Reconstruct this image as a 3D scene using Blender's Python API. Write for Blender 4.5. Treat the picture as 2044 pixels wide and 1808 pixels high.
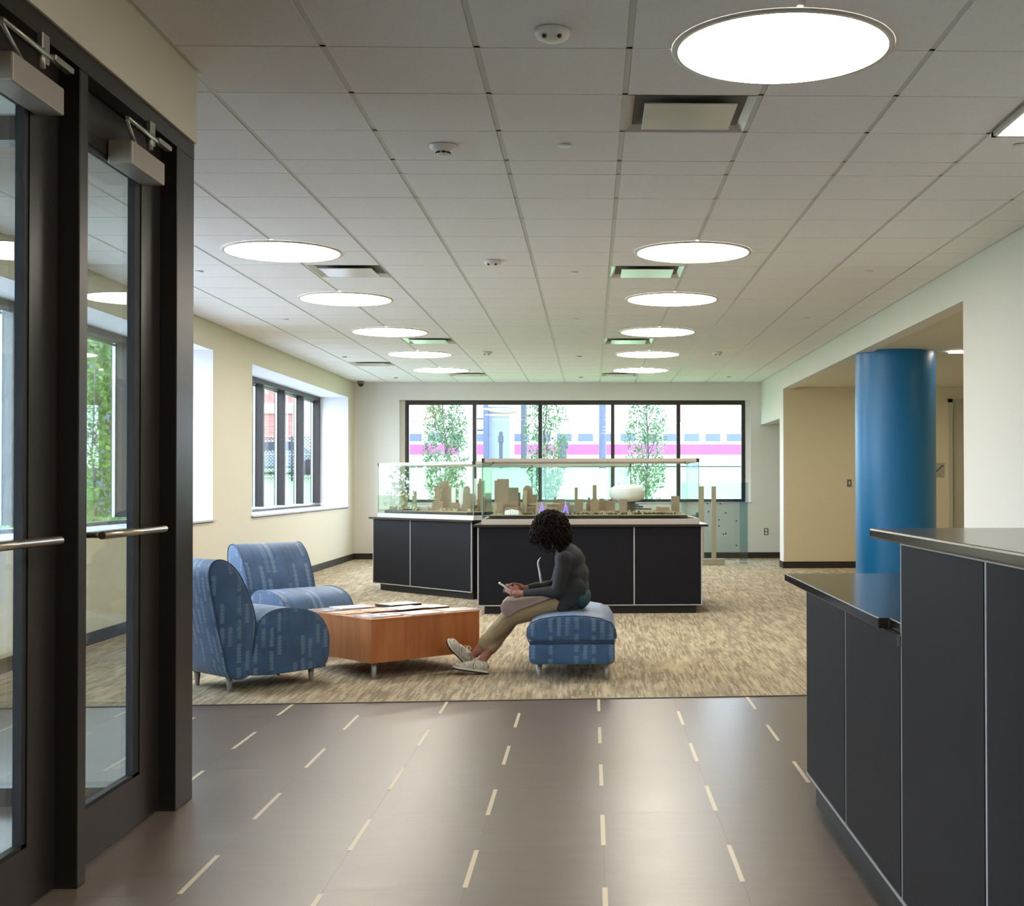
import bpy, bmesh, math, random
from mathutils import Vector, Matrix, noise
random.seed(7)
R = math.radians
SC = bpy.context.scene
COL = SC.collection
for o in list(bpy.data.objects): bpy.data.objects.remove(o)

# ------------------------------------------------------------------ camera, world, exposure
HE = 1.32425          # lens height above the floor
CZ = 3.064            # ceiling height
def make_camera():
    f, cx, cy, yaw, pit, rol = 2558.33, 1244.94, 928.72, -0.02527, 0.01321, -0.00151
    cyw, syw, cp, sp = math.cos(yaw), math.sin(yaw), math.cos(pit), math.sin(pit)
    fw = Vector((-syw*cp, cyw*cp, sp)); rt = Vector((cyw, syw, 0)); up = rt.cross(fw)
    rt2 = math.cos(rol)*rt + math.sin(rol)*up; up2 = -math.sin(rol)*rt + math.cos(rol)*up
    cam = bpy.data.cameras.new('camera'); co = bpy.data.objects.new('camera', cam); COL.objects.link(co)
    m = Matrix((rt2, up2, -fw)).transposed().to_4x4(); m.translation = (0, 0, HE)
    co.matrix_world = m
    cam.sensor_fit = 'HORIZONTAL'; cam.sensor_width = 36
    cam.lens = 36*f/2044
    cam.shift_x = -(cx-1022)/2044; cam.shift_y = (cy-904)/2044
    cam.clip_start = .05; cam.clip_end = 400
    SC.camera = co
make_camera()
LAMP = 19.0
WORLD = 11.5
w = bpy.data.worlds.new('overcast_sky'); SC.world = w; w.use_nodes = True
bg = w.node_tree.nodes['Background']; bg.inputs[0].default_value = (.68, .81, 1, 1); bg.inputs[1].default_value = WORLD
SC.view_settings.view_transform = 'Standard'; SC.view_settings.look = 'None'
SC.view_settings.exposure = 0.38; SC.view_settings.gamma = 1; SC.view_settings.use_curve_mapping = False
SC.cycles.use_denoising = True
SC.cycles.max_bounces = 10; SC.cycles.diffuse_bounces = 5; SC.cycles.transparent_max_bounces = 24
SC.cycles.sample_clamp_indirect = 6
SC.cycles.caustics_reflective = False; SC.cycles.caustics_refractive = False

# ------------------------------------------------------------------ materials
def lin(c):
    return tuple(((v/255)/12.92 if v/255 <= .04045 else ((v/255+.055)/1.055)**2.4) for v in c)
class NT:
    def __init__(s, m): s.m = m; s.t = m.node_tree; s.n = s.t.nodes; s.l = s.t.links
    def node(s, kind, **kw):
        n = s.n.new(kind)
        for k, v in kw.items(): setattr(n, k, v)
        return n
    def link(s, a, b): s.l.new(a, b)
    def math(s, op, a, b=None, c=None):
        n = s.n.new('ShaderNodeMath'); n.operation = op
        for i, v in enumerate((a, b, c)):
            if v is None: continue
            if isinstance(v, (int, float)): n.inputs[i].default_value = v
            else: s.l.new(v, n.inputs[i])
        return n.outputs[0]
    def obj(s, scale=(1, 1, 1), kind='Object'):
        tc = s.n.new('ShaderNodeTexCoord'); mp = s.n.new('ShaderNodeMapping'); mp.inputs['Scale'].default_value = scale
        s.l.new(tc.outputs[kind], mp.inputs[0]); return mp.outputs[0]
    def noise(s, vec, scale, detail=3, rough=.5):
        n = s.n.new('ShaderNodeTexNoise'); n.inputs['Scale'].default_value = scale
        n.inputs['Detail'].default_value = detail; n.inputs['Roughness'].default_value = rough
        if vec is not None: s.l.new(vec, n.inputs['Vector'])
        return n.outputs[0]
    def ramp(s, fac, stops):
        n = s.n.new('ShaderNodeValToRGB'); e = n.color_ramp.elements
        while len(e) < len(stops): e.new(.5)
        for i, (p, c) in enumerate(stops): e[i].position = p; e[i].color = (*c, 1)
        s.l.new(fac, n.inputs[0]); return n.outputs[0]
    def mix(s, fac, a, b):
        n = s.n.new('ShaderNodeMix'); n.data_type = 'RGBA'
        for i, v in ((0, fac), (6, a), (7, b)):
            if isinstance(v, (int, float)): n.inputs[i].default_value = v
            elif isinstance(v, tuple): n.inputs[i].default_value = (*v, 1)
            else: s.l.new(v, n.inputs[i])
        return n.outputs[2]
    def combine(s, x, y, z):
        n = s.n.new('ShaderNodeCombineXYZ')
        for i, v in enumerate((x, y, z)):
            if isinstance(v, (int, float)): n.inputs[i].default_value = v
            else: s.l.new(v, n.inputs[i])
        return n.outputs[0]
    def white(s, vec, dims='3D'):
        n = s.n.new('ShaderNodeTexWhiteNoise'); n.noise_dimensions = dims; s.l.new(vec, n.inputs['Vector']); return n.outputs['Value']
    def sep(s, v):
        n = s.n.new('ShaderNodeSeparateXYZ'); s.l.new(v, n.inputs[0]); return n.outputs
    def bump(s, h, st, dist=.01):
        n = s.n.new('ShaderNodeBump'); n.inputs['Strength'].default_value = st; n.inputs['Distance'].default_value = dist
        s.l.new(h, n.inputs['Height']); return n.outputs[0]
def mat(name, col=(200, 200, 200), rough=.6, metal=0, spec=.5, var=0, vscale=8, bump=0, bscale=60, emit=None, coat=0):
    m = bpy.data.materials.new(name); m.use_nodes = True; t = NT(m); b = t.n['Principled BSDF']
    c = lin(col)
    b.inputs['Base Color'].default_value = (*c, 1); b.inputs['Roughness'].default_value = rough
    b.inputs['Metallic'].default_value = metal; b.inputs['Specular IOR Level'].default_value = spec
    if coat: b.inputs['Coat Weight'].default_value = coat; b.inputs['Coat Roughness'].default_value = .15
    if var:
        v = t.noise(t.obj(), vscale, 4)
        t.link(t.ramp(v, [(.3, tuple(x*(1-var) for x in c)), (.7, tuple(min(1, x*(1+var)) for x in c))]), b.inputs['Base Color'])
    if bump:
        t.link(t.bump(t.noise(t.obj(), bscale, 3), bump, .004), b.inputs['Normal'])
    if emit:
        b.inputs['Emission Color'].default_value = (*lin(emit[0]), 1); b.inputs['Emission Strength'].default_value = emit[1]
    return m
def glass(name, tint=(235, 248, 242), rough=0.0, fac=1.0, ior=1.5):
    m = bpy.data.materials.new(name); m.use_nodes = True; t = NT(m); t.n.remove(t.n['Principled BSDF'])
    out = t.n['Material Output']
    tr = t.node('ShaderNodeBsdfTransparent'); tr.inputs[0].default_value = (*lin(tint), 1)
    gl = t.node('ShaderNodeBsdfGlossy'); gl.inputs['Roughness'].default_value = rough
    fr = t.node('ShaderNodeFresnel'); g = t.node('ShaderNodeNewGeometry')
    t.link(t.math('ADD', ior, t.math('MULTIPLY', g.outputs['Backfacing'], 1/ior-ior)), fr.inputs[0])
    mx = t.node('ShaderNodeMixShader'); t.link(t.math('MULTIPLY', fr.outputs[0], fac), mx.inputs[0])
    t.link(tr.outputs[0], mx.inputs[1]); t.link(gl.outputs[0], mx.inputs[2]); t.link(mx.outputs[0], out.inputs[0])
    return m
M = {}
M['wall'] = mat('wall_paint', (214, 208, 188), .75, bump=.03, bscale=220)
M['wall_white'] = mat('wall_paint_white', (214, 212, 204), .75, bump=.03, bscale=220)
M['reveal'] = mat('reveal_paint_white', (226, 226, 230), .7)
M['wall_cream'] = mat('wall_paint_cream', (208, 194, 160), .75, bump=.03, bscale=220)
M['base'] = mat('baseboard_vinyl', (38, 30, 26), .5)
M['tile'] = mat('ceiling_tile_mineral', (228, 226, 224), .9, var=.03, vscale=90, bump=.15, bscale=260)
M['grid'] = mat('ceiling_grid_steel', (196, 194, 190), .5)
M['plenum'] = mat('plenum_shadow_board', (120, 118, 114), .9)
M['lamp_ring'] = mat('lamp_ring_white', (190, 187, 180), .4)
M['bronze'] = mat('dark_bronze_aluminium', (46, 40, 38), .33, metal=.3, spec=.4)
M['bronze_w'] = mat('window_bronze_aluminium', (54, 47, 46), .4, metal=.2, spec=.4)
M['gasket'] = mat('black_gasket', (14, 14, 15), .6)
M['alu'] = mat('brushed_aluminium', (170, 168, 162), .35, metal=.85)
M['seam'] = mat('light_seam_trim', (176, 176, 176), .45, metal=.25)
M['steel'] = mat('satin_steel', (178, 168, 150), .28, metal=.95)
M['closer'] = mat('closer_grey_paint', (160, 152, 140), .42, metal=.3)
M['glass'] = glass('clear_glass', (246, 249, 248))
M['case_glass'] = glass('display_case_glass', (248, 252, 250))
M['edge_glass'] = mat('glass_edge_green', (120, 150, 138), .2, spec=.6)
M['acrylic'] = glass('acrylic_sheet', (228, 238, 238))
M['laminate'] = mat('black_laminate', (17, 17, 23), .55, spec=.2, var=.05, vscale=40)
M['laminate2'] = mat('charcoal_laminate', (19, 19, 25), .5, var=.05, vscale=40)
M['kick'] = mat('kick_plate_dark', (30, 27, 27), .5)
M['top'] = mat('counter_top_dark_gloss', (42, 39, 35), .16, spec=.6)
M['rail_white'] = mat('white_rail', (222, 222, 220), .4)
M['rail_shaded'] = mat('shaded_pale_rail', (172, 162, 150), .4)  # pale rail of the front case, with its shade put into the colour
M['corner'] = mat('rail_corner_dark', (48, 34, 30), .5)
M['model'] = mat('model_basswood', (160, 140, 118), .8, var=.1, vscale=14)
M['model2'] = mat('model_basswood_pale', (186, 170, 144), .8, var=.08, vscale=14)
M['model_g'] = mat('model_greyish', (150, 140, 118), .8, var=.1, vscale=14)
M['model_w'] = mat('model_white_card', (250, 250, 250), .6)
M['model_green'] = mat('model_shrubs', (88, 86, 50), .9, var=.3, vscale=60)
M['slab'] = mat('model_slate_layer', (96, 92, 88), .7)
M['violet'] = mat('violet_lit_acrylic', (150, 130, 230), .3, emit=((120, 100, 255), 1.3))
M['board'] = mat('model_board_edge', (26, 20, 16), .5)
M['blue'] = mat('blue_column_paint', (8, 108, 164), .36, spec=.5)
M['skin'] = mat('skin', (150, 96, 78), .55, var=.06, vscale=20)
M['hair'] = mat('dark_brown_hair', (30, 19, 15), .75, spec=.15, var=.25, vscale=30)
M['sweater'] = mat('charcoal_cardigan', (36, 37, 40), .85, var=.12, vscale=30, bump=.3, bscale=300)
M['teal'] = mat('teal_shirt', (14, 54, 62), .8)
M['khaki'] = mat('khaki_trousers', (150, 128, 96), .8, var=.06, vscale=12, bump=.3, bscale=60)
M['sole'] = mat('dark_shoe_sole', (40, 32, 28), .7)
M['lace'] = mat('white_lace', (225, 218, 205), .8)
M['coat'] = mat('taupe_cloth', (146, 126, 116), .85, var=.05, vscale=16, bump=.3, bscale=40)
M['phone'] = mat('white_phone', (225, 222, 216), .3)
M['phone_screen'] = mat('phone_screen', (20, 20, 24), .1)
M['white_plastic'] = mat('white_plastic', (222, 220, 214), .4)
M['eye_hole'] = mat('sensor_lens_dark', (40, 36, 32), .3)
M['leg'] = mat('grey_metal_leg', (150, 146, 142), .4, metal=.5)
M['outlet'] = mat('grey_outlet_plate', (120, 112, 106), .4, metal=.3)
M['outlet_d'] = mat('outlet_dark_plate', (60, 46, 40), .5)
M['tan_box'] = mat('tan_raceway', (176, 158, 122), .5)
M['sign'] = mat('grey_sign', (168, 160, 140), .5)
M['sign_ink'] = mat('sign_ink', (26, 26, 26), .5)
M['sign_txt'] = mat('sign_text_grey', (120, 114, 102), .5)
M['door_paint'] = mat('greige_door_paint', (176, 170, 148), .5)
M['duct'] = mat('duct_dark', (30, 24, 22), .8)
M['vent'] = mat('vent_white_enamel', (196, 192, 184), .18, spec=.6)
M['stand'] = mat('beige_painted_wood', (150, 145, 122), .55)
M['stair_concrete'] = mat('blue_grey_concrete', (112, 118, 146), .8)  # the stair tower's own darker blue-grey
M['concrete'] = mat('pale_concrete', (196, 198, 206), .8, var=.05, vscale=3)
M['train'] = mat('train_white', (236, 232, 236), .5)
M['magenta'] = mat('train_magenta_stripe', (206, 56, 178), .5)
M['train_glass'] = mat('train_window_glass', (66, 74, 104), .25)
M['pole'] = mat('blue_grey_steel', (62, 68, 92), .6)
M['pole_d'] = mat('dark_steel', (48, 50, 66), .6)
M['ribs'] = mat('beige_canopy_rib', (140, 122, 96), .6)
M['car'] = mat('silver_car_paint', (140, 146, 160), .3, metal=.3)
M['car2'] = mat('dark_car_paint', (50, 56, 74), .3, metal=.3)
M['car_glass'] = mat('car_glass', (40, 48, 64), .1)
M['tyre'] = mat('tyre', (22, 22, 24), .8)
M['bark'] = mat('bark', (92, 86, 84), .9, var=.2, vscale=20)
M['darkwall'] = mat('dark_facade', (78, 80, 90), .7, var=.05, vscale=2)
M['band'] = mat('stone_band', (206, 200, 196), .7)
M['mortar'] = mat('mortar', (170, 130, 124), .9)
M['mat'] = mat('entrance_mat', (48, 48, 52), .95, var=.2, vscale=80)

def leaf_mat(name, a, b):
    m = bpy.data.materials.new(name); m.use_nodes = True; t = NT(m); p = t.n['Principled BSDF']
    n = t.noise(t.obj(), 9, 3)
    t.link(t.ramp(n, [(.3, lin(a)), (.7, lin(b))]), p.inputs['Base Color']); p.inputs['Roughness'].default_value = .6
    p.inputs['Specular IOR Level'].default_value = .3
    tl = t.node('ShaderNodeBsdfTranslucent'); t.link(t.ramp(n, [(.3, lin(a)), (.7, lin(b))]), tl.inputs[0])
    mx = t.node('ShaderNodeMixShader'); mx.inputs[0].default_value = .35
    t.link(p.outputs[0], mx.inputs[1]); t.link(tl.outputs[0], mx.inputs[2]); t.link(mx.outputs[0], t.n['Material Output'].inputs[0])
    return m
M['leaf'] = leaf_mat('leaf_green', (54, 80, 54), (108, 132, 92))
M['leaf2'] = leaf_mat('leaf_bright_green', (60, 100, 44), (128, 160, 78))
M['grass'] = mat('grass_green', (104, 136, 88), .9, var=.2, vscale=3)

def carpet_mat():
    m = bpy.data.materials.new('carpet_streaked'); m.use_nodes = True; t = NT(m); p = t.n['Principled BSDF']
    x, y, z = t.sep(t.obj())
    facs = []
    for (wx, ly, thr, sd) in ((.016, .26, .68, 1.3), (.011, .17, .72, 7.7), (.024, .36, .74, 3.1)):
        cx = t.math('FLOOR', t.math('DIVIDE', x, wx))
        off = t.white(t.combine(cx, sd, 0.0))
        cy = t.math('FLOOR', t.math('ADD', t.math('DIVIDE', y, ly), t.math('MULTIPLY', off, 9.0)))
        h = t.white(t.combine(cx, cy, sd))
        facs.append(t.math('GREATER_THAN', h, thr))
    soft = t.noise(t.obj((1, .35, 1)), 7, 3)
    base = t.ramp(soft, [(.3, lin((150, 136, 112))), (.7, lin((182, 167, 140)))])
    c = t.mix(t.math('MULTIPLY', facs[0], .45), base, lin((106, 94, 78)))
    c = t.mix(t.math('MULTIPLY', facs[1], .5), c, lin((196, 184, 158)))
    c = t.mix(t.math('MULTIPLY', facs[2], .35), c, lin((128, 118, 104)))
    t.link(c, p.inputs['Base Color']); p.inputs['Roughness'].default_value = .95
    p.inputs['Specular IOR Level'].default_value = .1
    t.link(t.bump(t.noise(t.obj(), 400, 2), .2, .004), p.inputs['Normal'])
    return m
M['carpet'] = carpet_mat()
def lvt_mat():
    m = bpy.data.materials.new('vinyl_plank_taupe'); m.use_nodes = True; t = NT(m); p = t.n['Principled BSDF']
    tc = t.node('ShaderNodeTexCoord'); mp = t.node('ShaderNodeMapping'); mp.inputs['Scale'].default_value = (.5, 3.4, 1)
    oi = t.node('ShaderNodeObjectInfo')
    t.link(tc.outputs['Object'], mp.inputs[0]); t.link(t.combine(t.math('MULTIPLY', oi.outputs['Random'], 20.0), 0.0, 0.0), mp.inputs['Location'])
    n1 = t.noise(mp.outputs[0], 5, 6, .62)
    c = t.ramp(n1, [(.25, lin((94, 82, 73))), (.5, lin((104, 91, 81))), (.75, lin((115, 101, 90)))])
    r = t.math('ADD', t.math('MULTIPLY', oi.outputs['Random'], .05), .97)
    n = t.node('ShaderNodeVectorMath'); n.operation = 'SCALE'; t.link(c, n.inputs[0]); t.link(r, n.inputs['Scale'])
    t.link(n.outputs[0], p.inputs['Base Color'])
    t.link(t.ramp(n1, [(.3, (.30,)*3), (.7, (.34,)*3)]), p.inputs['Roughness'])
    p.inputs['Specular IOR Level'].default_value = .55
    t.link(t.bump(t.noise(t.obj((1, 6, 1)), 60, 3), .02, .002), p.inputs['Normal'])
    return m
M['lvt'] = lvt_mat()
M['inlay'] = mat('cream_inlay', (200, 186, 158), .4)
def fabric_mat():
    m = bpy.data.materials.new('blue_dotted_upholstery'); m.use_nodes = True; t = NT(m); p = t.n['Principled BSDF']
    x, y, z = t.sep(t.obj()); tcn = t.node('ShaderNodeTexCoord'); nx, ny, nz = t.sep(tcn.outputs['Normal'])
    sidef = t.math('GREATER_THAN', t.math('ABSOLUTE', ny), .6)
    a = t.math('ADD', t.math('MULTIPLY', sidef, x), t.math('MULTIPLY', t.math('SUBTRACT', 1.0, sidef), y))
    zz = t.math('ADD', z, t.math('MULTIPLY', t.math('SUBTRACT', 1.0, sidef), x))
    base = t.ramp(t.noise(t.obj(), 6, 3), [(.3, lin((46, 76, 112))), (.7, lin((60, 94, 134)))])
    c = base
    for (wd, ln, thr, sd, col, amt) in ((.058, .15, .50, 2.2, (122, 150, 172), .42), (.045, .12, .60, 5.1, (44, 68, 96), .4)):
        q = t.math('DIVIDE', a, wd); ca = t.math('FLOOR', q); fa = t.math('ABSOLUTE', t.math('SUBTRACT', t.math('FRACT', q), .5))
        off = t.white(t.combine(ca, sd, 0.0))
        q2 = t.math('ADD', t.math('DIVIDE', zz, ln), t.math('MULTIPLY', off, 7.0)); cz = t.math('FLOOR', q2); fz = t.math('FRACT', q2)
        h = t.white(t.combine(ca, cz, sd)); on = t.math('GREATER_THAN', h, thr)
        wv = t.math('ADD', .13, t.math('MULTIPLY', t.math('ABSOLUTE', t.math('SINE', t.math('MULTIPLY', zz, 150.0))), .17))
        on = t.math('MULTIPLY', on, t.math('LESS_THAN', fa, wv)); on = t.math('MULTIPLY', on, t.math('LESS_THAN', fz, .82))
        c = t.mix(t.math('MULTIPLY', on, amt), c, lin(col))
    t.link(c, p.inputs['Base Color']); p.inputs['Roughness'].default_value = .55
    p.inputs['Specular IOR Level'].default_value = .4; p.inputs['Sheen Weight'].default_value = .25
    t.link(t.bump(t.noise(t.obj(), 500, 2), .15, .002), p.inputs['Normal'])
    return m
M['fabric'] = fabric_mat()
M['welt'] = mat('blue_welt', (44, 70, 104), .6)
def wood_mat():
    m = bpy.data.materials.new('cherry_veneer'); m.use_nodes = True; t = NT(m); p = t.n['Principled BSDF']
    n = t.noise(t.obj((1, 1, .12)), 14, 5, .6)
    t.link(t.ramp(n, [(.3, lin((158, 92, 46))), (.7, lin((186, 116, 64)))]), p.inputs['Base Color'])
    p.inputs['Roughness'].default_value = .38
    return m
M['wood'] = wood_mat()
def brick_mat():
    return mat('red_brick', (180, 112, 108), .85, var=.15, vscale=3)
M['brick'] = brick_mat(); M['bounce_ground'] = mat('pale_bounce_ground', (186, 184, 186), .9, var=.05)
def print_mat(name, cols, sc):
    m = bpy.data.materials.new(name); m.use_nodes = True; t = NT(m); p = t.n['Principled BSDF']
    v = t.node('ShaderNodeTexVoronoi'); v.inputs['Scale'].default_value = sc; t.link(t.obj((1, 1, 0)), v.inputs['Vector'])
    f = t.sep(v.outputs['Color'])[0]
    st = [(i/len(cols), lin(c)) for i, c in enumerate(cols)]
    rp = t.ramp(f, st)
    t.link(rp, p.inputs['Base Color']); p.inputs['Roughness'].default_value = .3
    return m
M['cover'] = [print_mat('cover_violet', [(120, 104, 116), (168, 158, 168), (86, 74, 84), (220, 216, 220)], 22),
              print_mat('cover_pale', [(226, 224, 216), (214, 208, 186), (196, 200, 196)], 14),
              print_mat('cover_orange', [(214, 150, 112), (206, 176, 140), (190, 120, 84), (222, 200, 170)], 16),
              print_mat('cover_brown', [(110, 82, 70), (146, 118, 104), (214, 214, 220), (90, 70, 66)], 20),
              print_mat('cover_blueish', [(206, 210, 222), (180, 186, 202), (226, 228, 232)], 18),
              print_mat('cover_grey', [(176, 172, 164), (164, 160, 152), (188, 184, 174)], 12)]
M['shoe'] = print_mat('floral_canvas', [(206, 198, 180), (198, 190, 172), (118, 108, 94), (210, 203, 188), (206, 198, 180)], 130)

def emis(name, col, st):
    m = bpy.data.materials.new(name); m.use_nodes = True; t = NT(m); t.n.remove(t.n['Principled BSDF'])
    e = t.node('ShaderNodeEmission'); e.inputs[0].default_value = (*col, 1); e.inputs[1].default_value = st
    t.link(e.outputs[0], t.n['Material Output'].inputs[0]); return m
M['lamp'] = emis('lamp_diffuser', (1, .92, .80), LAMP)

M['downlight'] = emis('downlight_lens', (1, .86, .62), 95)
# ------------------------------------------------------------------ mesh helpers
class MB:
    def __init__(s): s.bm = bmesh.new()
    def box(s, x0, x1, y0, y1, z0, z1, rot=None, mi=0):
        vs = [s.bm.verts.new((x, y, z)) for x in (x0, x1) for y in (y0, y1) for z in (z0, z1)]
        for q in ((0, 1, 3, 2), (4, 6, 7, 5), (0, 4, 5, 1), (2, 3, 7, 6), (0, 2, 6, 4), (1, 5, 7, 3)):
            f = s.bm.faces.new([vs[i] for i in q]); f.material_index = mi
        if rot is not None: bmesh.ops.transform(s.bm, matrix=rot, verts=vs)
        return s
    def tube(s, pts, rad, seg=12, cap=True, smooth=True):
        pts = [Vector(p) for p in pts]
        if not isinstance(rad, (list, tuple)): rad = [rad]*len(pts)
        rings = []; prev = None
        for i, p in enumerate(pts):
            d = (pts[min(i+1, len(pts)-1)] - pts[max(i-1, 0)]).normalized()
            if prev is None:
                a = Vector((0, 0, 1)) if abs(d.z) < .9 else Vector((1, 0, 0)); u = d.cross(a).normalized()
            else: u = (prev - d*prev.dot(d)).normalized()
            prev = u; v = d.cross(u)
            rings.append([s.bm.verts.new(p + (u*math.cos(2*math.pi*k/seg)+v*math.sin(2*math.pi*k/seg))*rad[i]) for k in range(seg)])
        for a, b in zip(rings, rings[1:]):
            for k in range(seg):
                f = s.bm.faces.new((a[k], a[(k+1) % seg], b[(k+1) % seg], b[k])); f.smooth = smooth
        if cap: s.bm.faces.new(rings[0][::-1]); s.bm.faces.new(rings[-1])
        return s
    def lathe(s, prof, center=(0, 0, 0), seg=24, smooth=True):
        c = Vector(center); rings = []
        for r, z in prof:
            if r < 1e-6: rings.append([s.bm.verts.new(c+Vector((0, 0, z)))])
            else: rings.append([s.bm.verts.new(c+Vector((r*math.cos(2*math.pi*k/seg), r*math.sin(2*math.pi*k/seg), z))) for k in range(seg)])
        for a, b in zip(rings, rings[1:]):
            for k in range(seg):
                q = []
                for v in ((a[k % len(a)], a[(k+1) % len(a)], b[(k+1) % len(b)], b[k % len(b)])):
                    if v not in q: q.append(v)
                if len(q) > 2: f = s.bm.faces.new(q); f.smooth = smooth
        return s
    def prism(s, poly, axis, a0, a1, smooth=False, mi=0):
        # poly of 2D points, extruded along axis (0 x,1 y,2 z) from a0 to a1
        def P(p, a):
            q = list(p); q.insert(axis, a); return q
        A = [s.bm.verts.new(P(p, a0)) for p in poly]; B = [s.bm.verts.new(P(p, a1)) for p in poly]; n = len(poly)
        f = s.bm.faces.new(A); f.material_index = mi; f = s.bm.faces.new(B[::-1]); f.material_index = mi
        for i in range(n):
            f = s.bm.faces.new((A[i], B[i], B[(i+1) % n], A[(i+1) % n])); f.smooth = smooth; f.material_index = mi
        return s
    def ell(s, c, r, rot=None, seg=20, rings=12):
        m = Matrix.Translation(Vector(c))
        if rot is not None: m = m @ rot.to_4x4()
        m = m @ Matrix.Diagonal((*r, 1))
        g = bmesh.ops.create_uvsphere(s.bm, u_segments=seg, v_segments=rings, radius=1, matrix=m)
        for v in g['verts']:
            for f in v.link_faces: f.smooth = True
        return s
    def cap(s, p0, p1, r0, r1, seg=12):
        p0, p1 = Vector(p0), Vector(p1); L = (p1-p0).length
        if L > 1e-6: s.tube([p0, p1], [r0, r1], seg)
        s.ell(p0, (r0,)*3, seg=seg, rings=8); s.ell(p1, (r1,)*3, seg=seg, rings=8); return s
    def xf(s, m): bmesh.ops.transform(s.bm, matrix=m, verts=s.bm.verts); return s
    def bevel(s, w, seg=2, ang=.5):
        bmesh.ops.recalc_face_normals(s.bm, faces=s.bm.faces)
        e = [e for e in s.bm.edges if len(e.link_faces) == 2 and e.calc_face_angle(0) > ang]
        if e: bmesh.ops.bevel(s.bm, geom=e, offset=w, segments=seg, affect='EDGES', profile=.5, clamp_overlap=True)
        return s
    def build(s, name, m, parent=None, smooth=None, **props):
        bmesh.ops.recalc_face_normals(s.bm, faces=s.bm.faces)
        me = bpy.data.meshes.new(name); s.bm.to_mesh(me); s.bm.free()
        for k in (m if isinstance(m, (list, tuple)) else [m]): me.materials.append(k)
        if smooth:
            for p in me.polygons: p.use_smooth = True
        o = bpy.data.objects.new(name, me); COL.objects.link(o)
        if parent is not None:
            o.parent = parent; o.matrix_parent_inverse = Matrix.Identity(4)
            # geometry is given in world space unless local=True
            if not props.pop('local', False): me.transform(parent_world(parent).inverted())
        else: props.pop('local', None)
        for k, v in props.items(): o[k] = v
        return o
def parent_world(p):
    m = p.matrix_basis.copy(); q = p.parent
    while q is not None: m = q.matrix_basis @ m; q = q.parent
    return m
def thing(name, loc, label, cat, group=None, rz=0):
    o = bpy.data.objects.new(name, None); COL.objects.link(o); o.location = loc; o.rotation_euler = (0, 0, rz)
    o.empty_display_size = .1
    o.matrix_basis = Matrix.Translation(Vector(loc)) @ Matrix.Rotation(rz, 4, 'Z')
    o['label'] = label; o['category'] = cat
    if group: o['group'] = group
    return o
def tag(o, label, cat, group=None):
    o['label'] = label; o['category'] = cat
    if group: o['group'] = group
    return o
def copy_tree(o, loc=None, rz=None, parent=None):
    c = o.copy(); COL.objects.link(c)
    if parent is not None: c.parent = parent
    if loc is not None: c.matrix_basis = Matrix.Translation(Vector(loc)) @ Matrix.Rotation(rz or 0, 4, 'Z')
    for ch in list(o.children): copy_tree(ch, parent=c)
    return c
S = dict(kind='structure')

# ------------------------------------------------------------------ room shell
XL, XR, YB, YF = -4.1, 2.95, 22.25, -2.5
SOF = 2.76
fl = MB().box(-4.6, 7.2, YF-.2, 22.7, -.2, -.012).build('floor', M['lvt'], **S)
# back wall with window opening
WX0, WX1, WZ0, WZ1 = -3.32, 2.77, .975, 2.755
b = MB()
b.box(XL-.6, WX0, YB, YB+.35, 0, CZ+.1).box(WX1, 7.2, YB, YB+.35, 0, CZ+.1)
b.box(WX0, WX1, YB, YB+.35, 0, WZ0).box(WX0, WX1, YB, YB+.35, WZ1, CZ+.1)
b.build('wall_back', M['wall_white'], **S)
# left wall, two window recesses and the vestibule glazing opening
b = MB(); T = .62
wins = [(7.87, 14.0), (15.6, 21.73)]
VZ = 2.72
b.box(XL-T, XL, YF, .2, 0, CZ+.1); b.box(XL-T, XL, .2, 5.0, VZ, CZ+.1)
b.box(XL-T, XL, 5.0, wins[0][0], 0, CZ+.1)
for (a, c) in wins:
    b.box(XL-T, XL, a, c, 0, .899); b.box(XL-T, XL, a, c, 2.77, CZ+.1)
b.box(XL-T, XL, wins[0][1], wins[1][0], 0, CZ+.1); b.box(XL-T, XL, wins[1][1], YB+.35, 0, CZ+.1)
b.build('wall_left', M['wall'], **S)
# right wall: near solid wall, beam over the alcove, pier, door beam
b = MB()
b.box(XR, XR+.16, YF, 10.08, 0, CZ+.1)
b.box(XR, XR+.16, 10.08, 19.62, SOF, CZ+.1)
b.box(XR, XR+.012, 19.62, 20.0, 0, CZ+.1)
b.box(XR, XR+.16, 20.0, YB, 2.32, CZ+.1)
b.build('wall_right', M['wall_white'], **S)
MB().box(XR+.0125, 5.5, 19.62, 20.0, 0, SOF+.019).box(5.5, 6.7, 19.62, 20.0, 2.6, SOF+.02).box(6.7, 7.0, 19.62, 20, 0, SOF+.02).build('wall_alcove_back', M['wall_cream'], **S)
MB().box(XR+.16, 7.0, 9.9, 10.08, 0, SOF+.02).build('wall_alcove_front', M['wall_cream'], **S)
MB().box(7.0, 7.15, YF, YB, 0, SOF+.1).build('wall_alcove_right', M['wall_cream'], **S)
MB().box(XR+.16, 7.1, 9.9, 20.0, SOF+.02, SOF+.12).box(XR+.16, 7.1, 20.0, YB+.2, 2.34, 2.44).build('ceiling_alcove', M['wall'], **S)
MB().box(XL-.5, XR+.5, YF-.15, YF, 0, CZ+.1).build('wall_front', M['wall'], **S)
# soffit wall over the doors, and the return over the storefront
b = MB(); b.box(-1.83, -1.67, YF, 5.455, SOF, CZ+.02); b.box(-1.83, -1.67, YF, 1.0, 0, SOF)
b.build('wall_vestibule', M['wall'], **S)
MB().box(XL, -1.83, 5.30, 5.455, 2.84, CZ+.02).build('wall_vestibule_end', M['wall_white'], **S)
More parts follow.
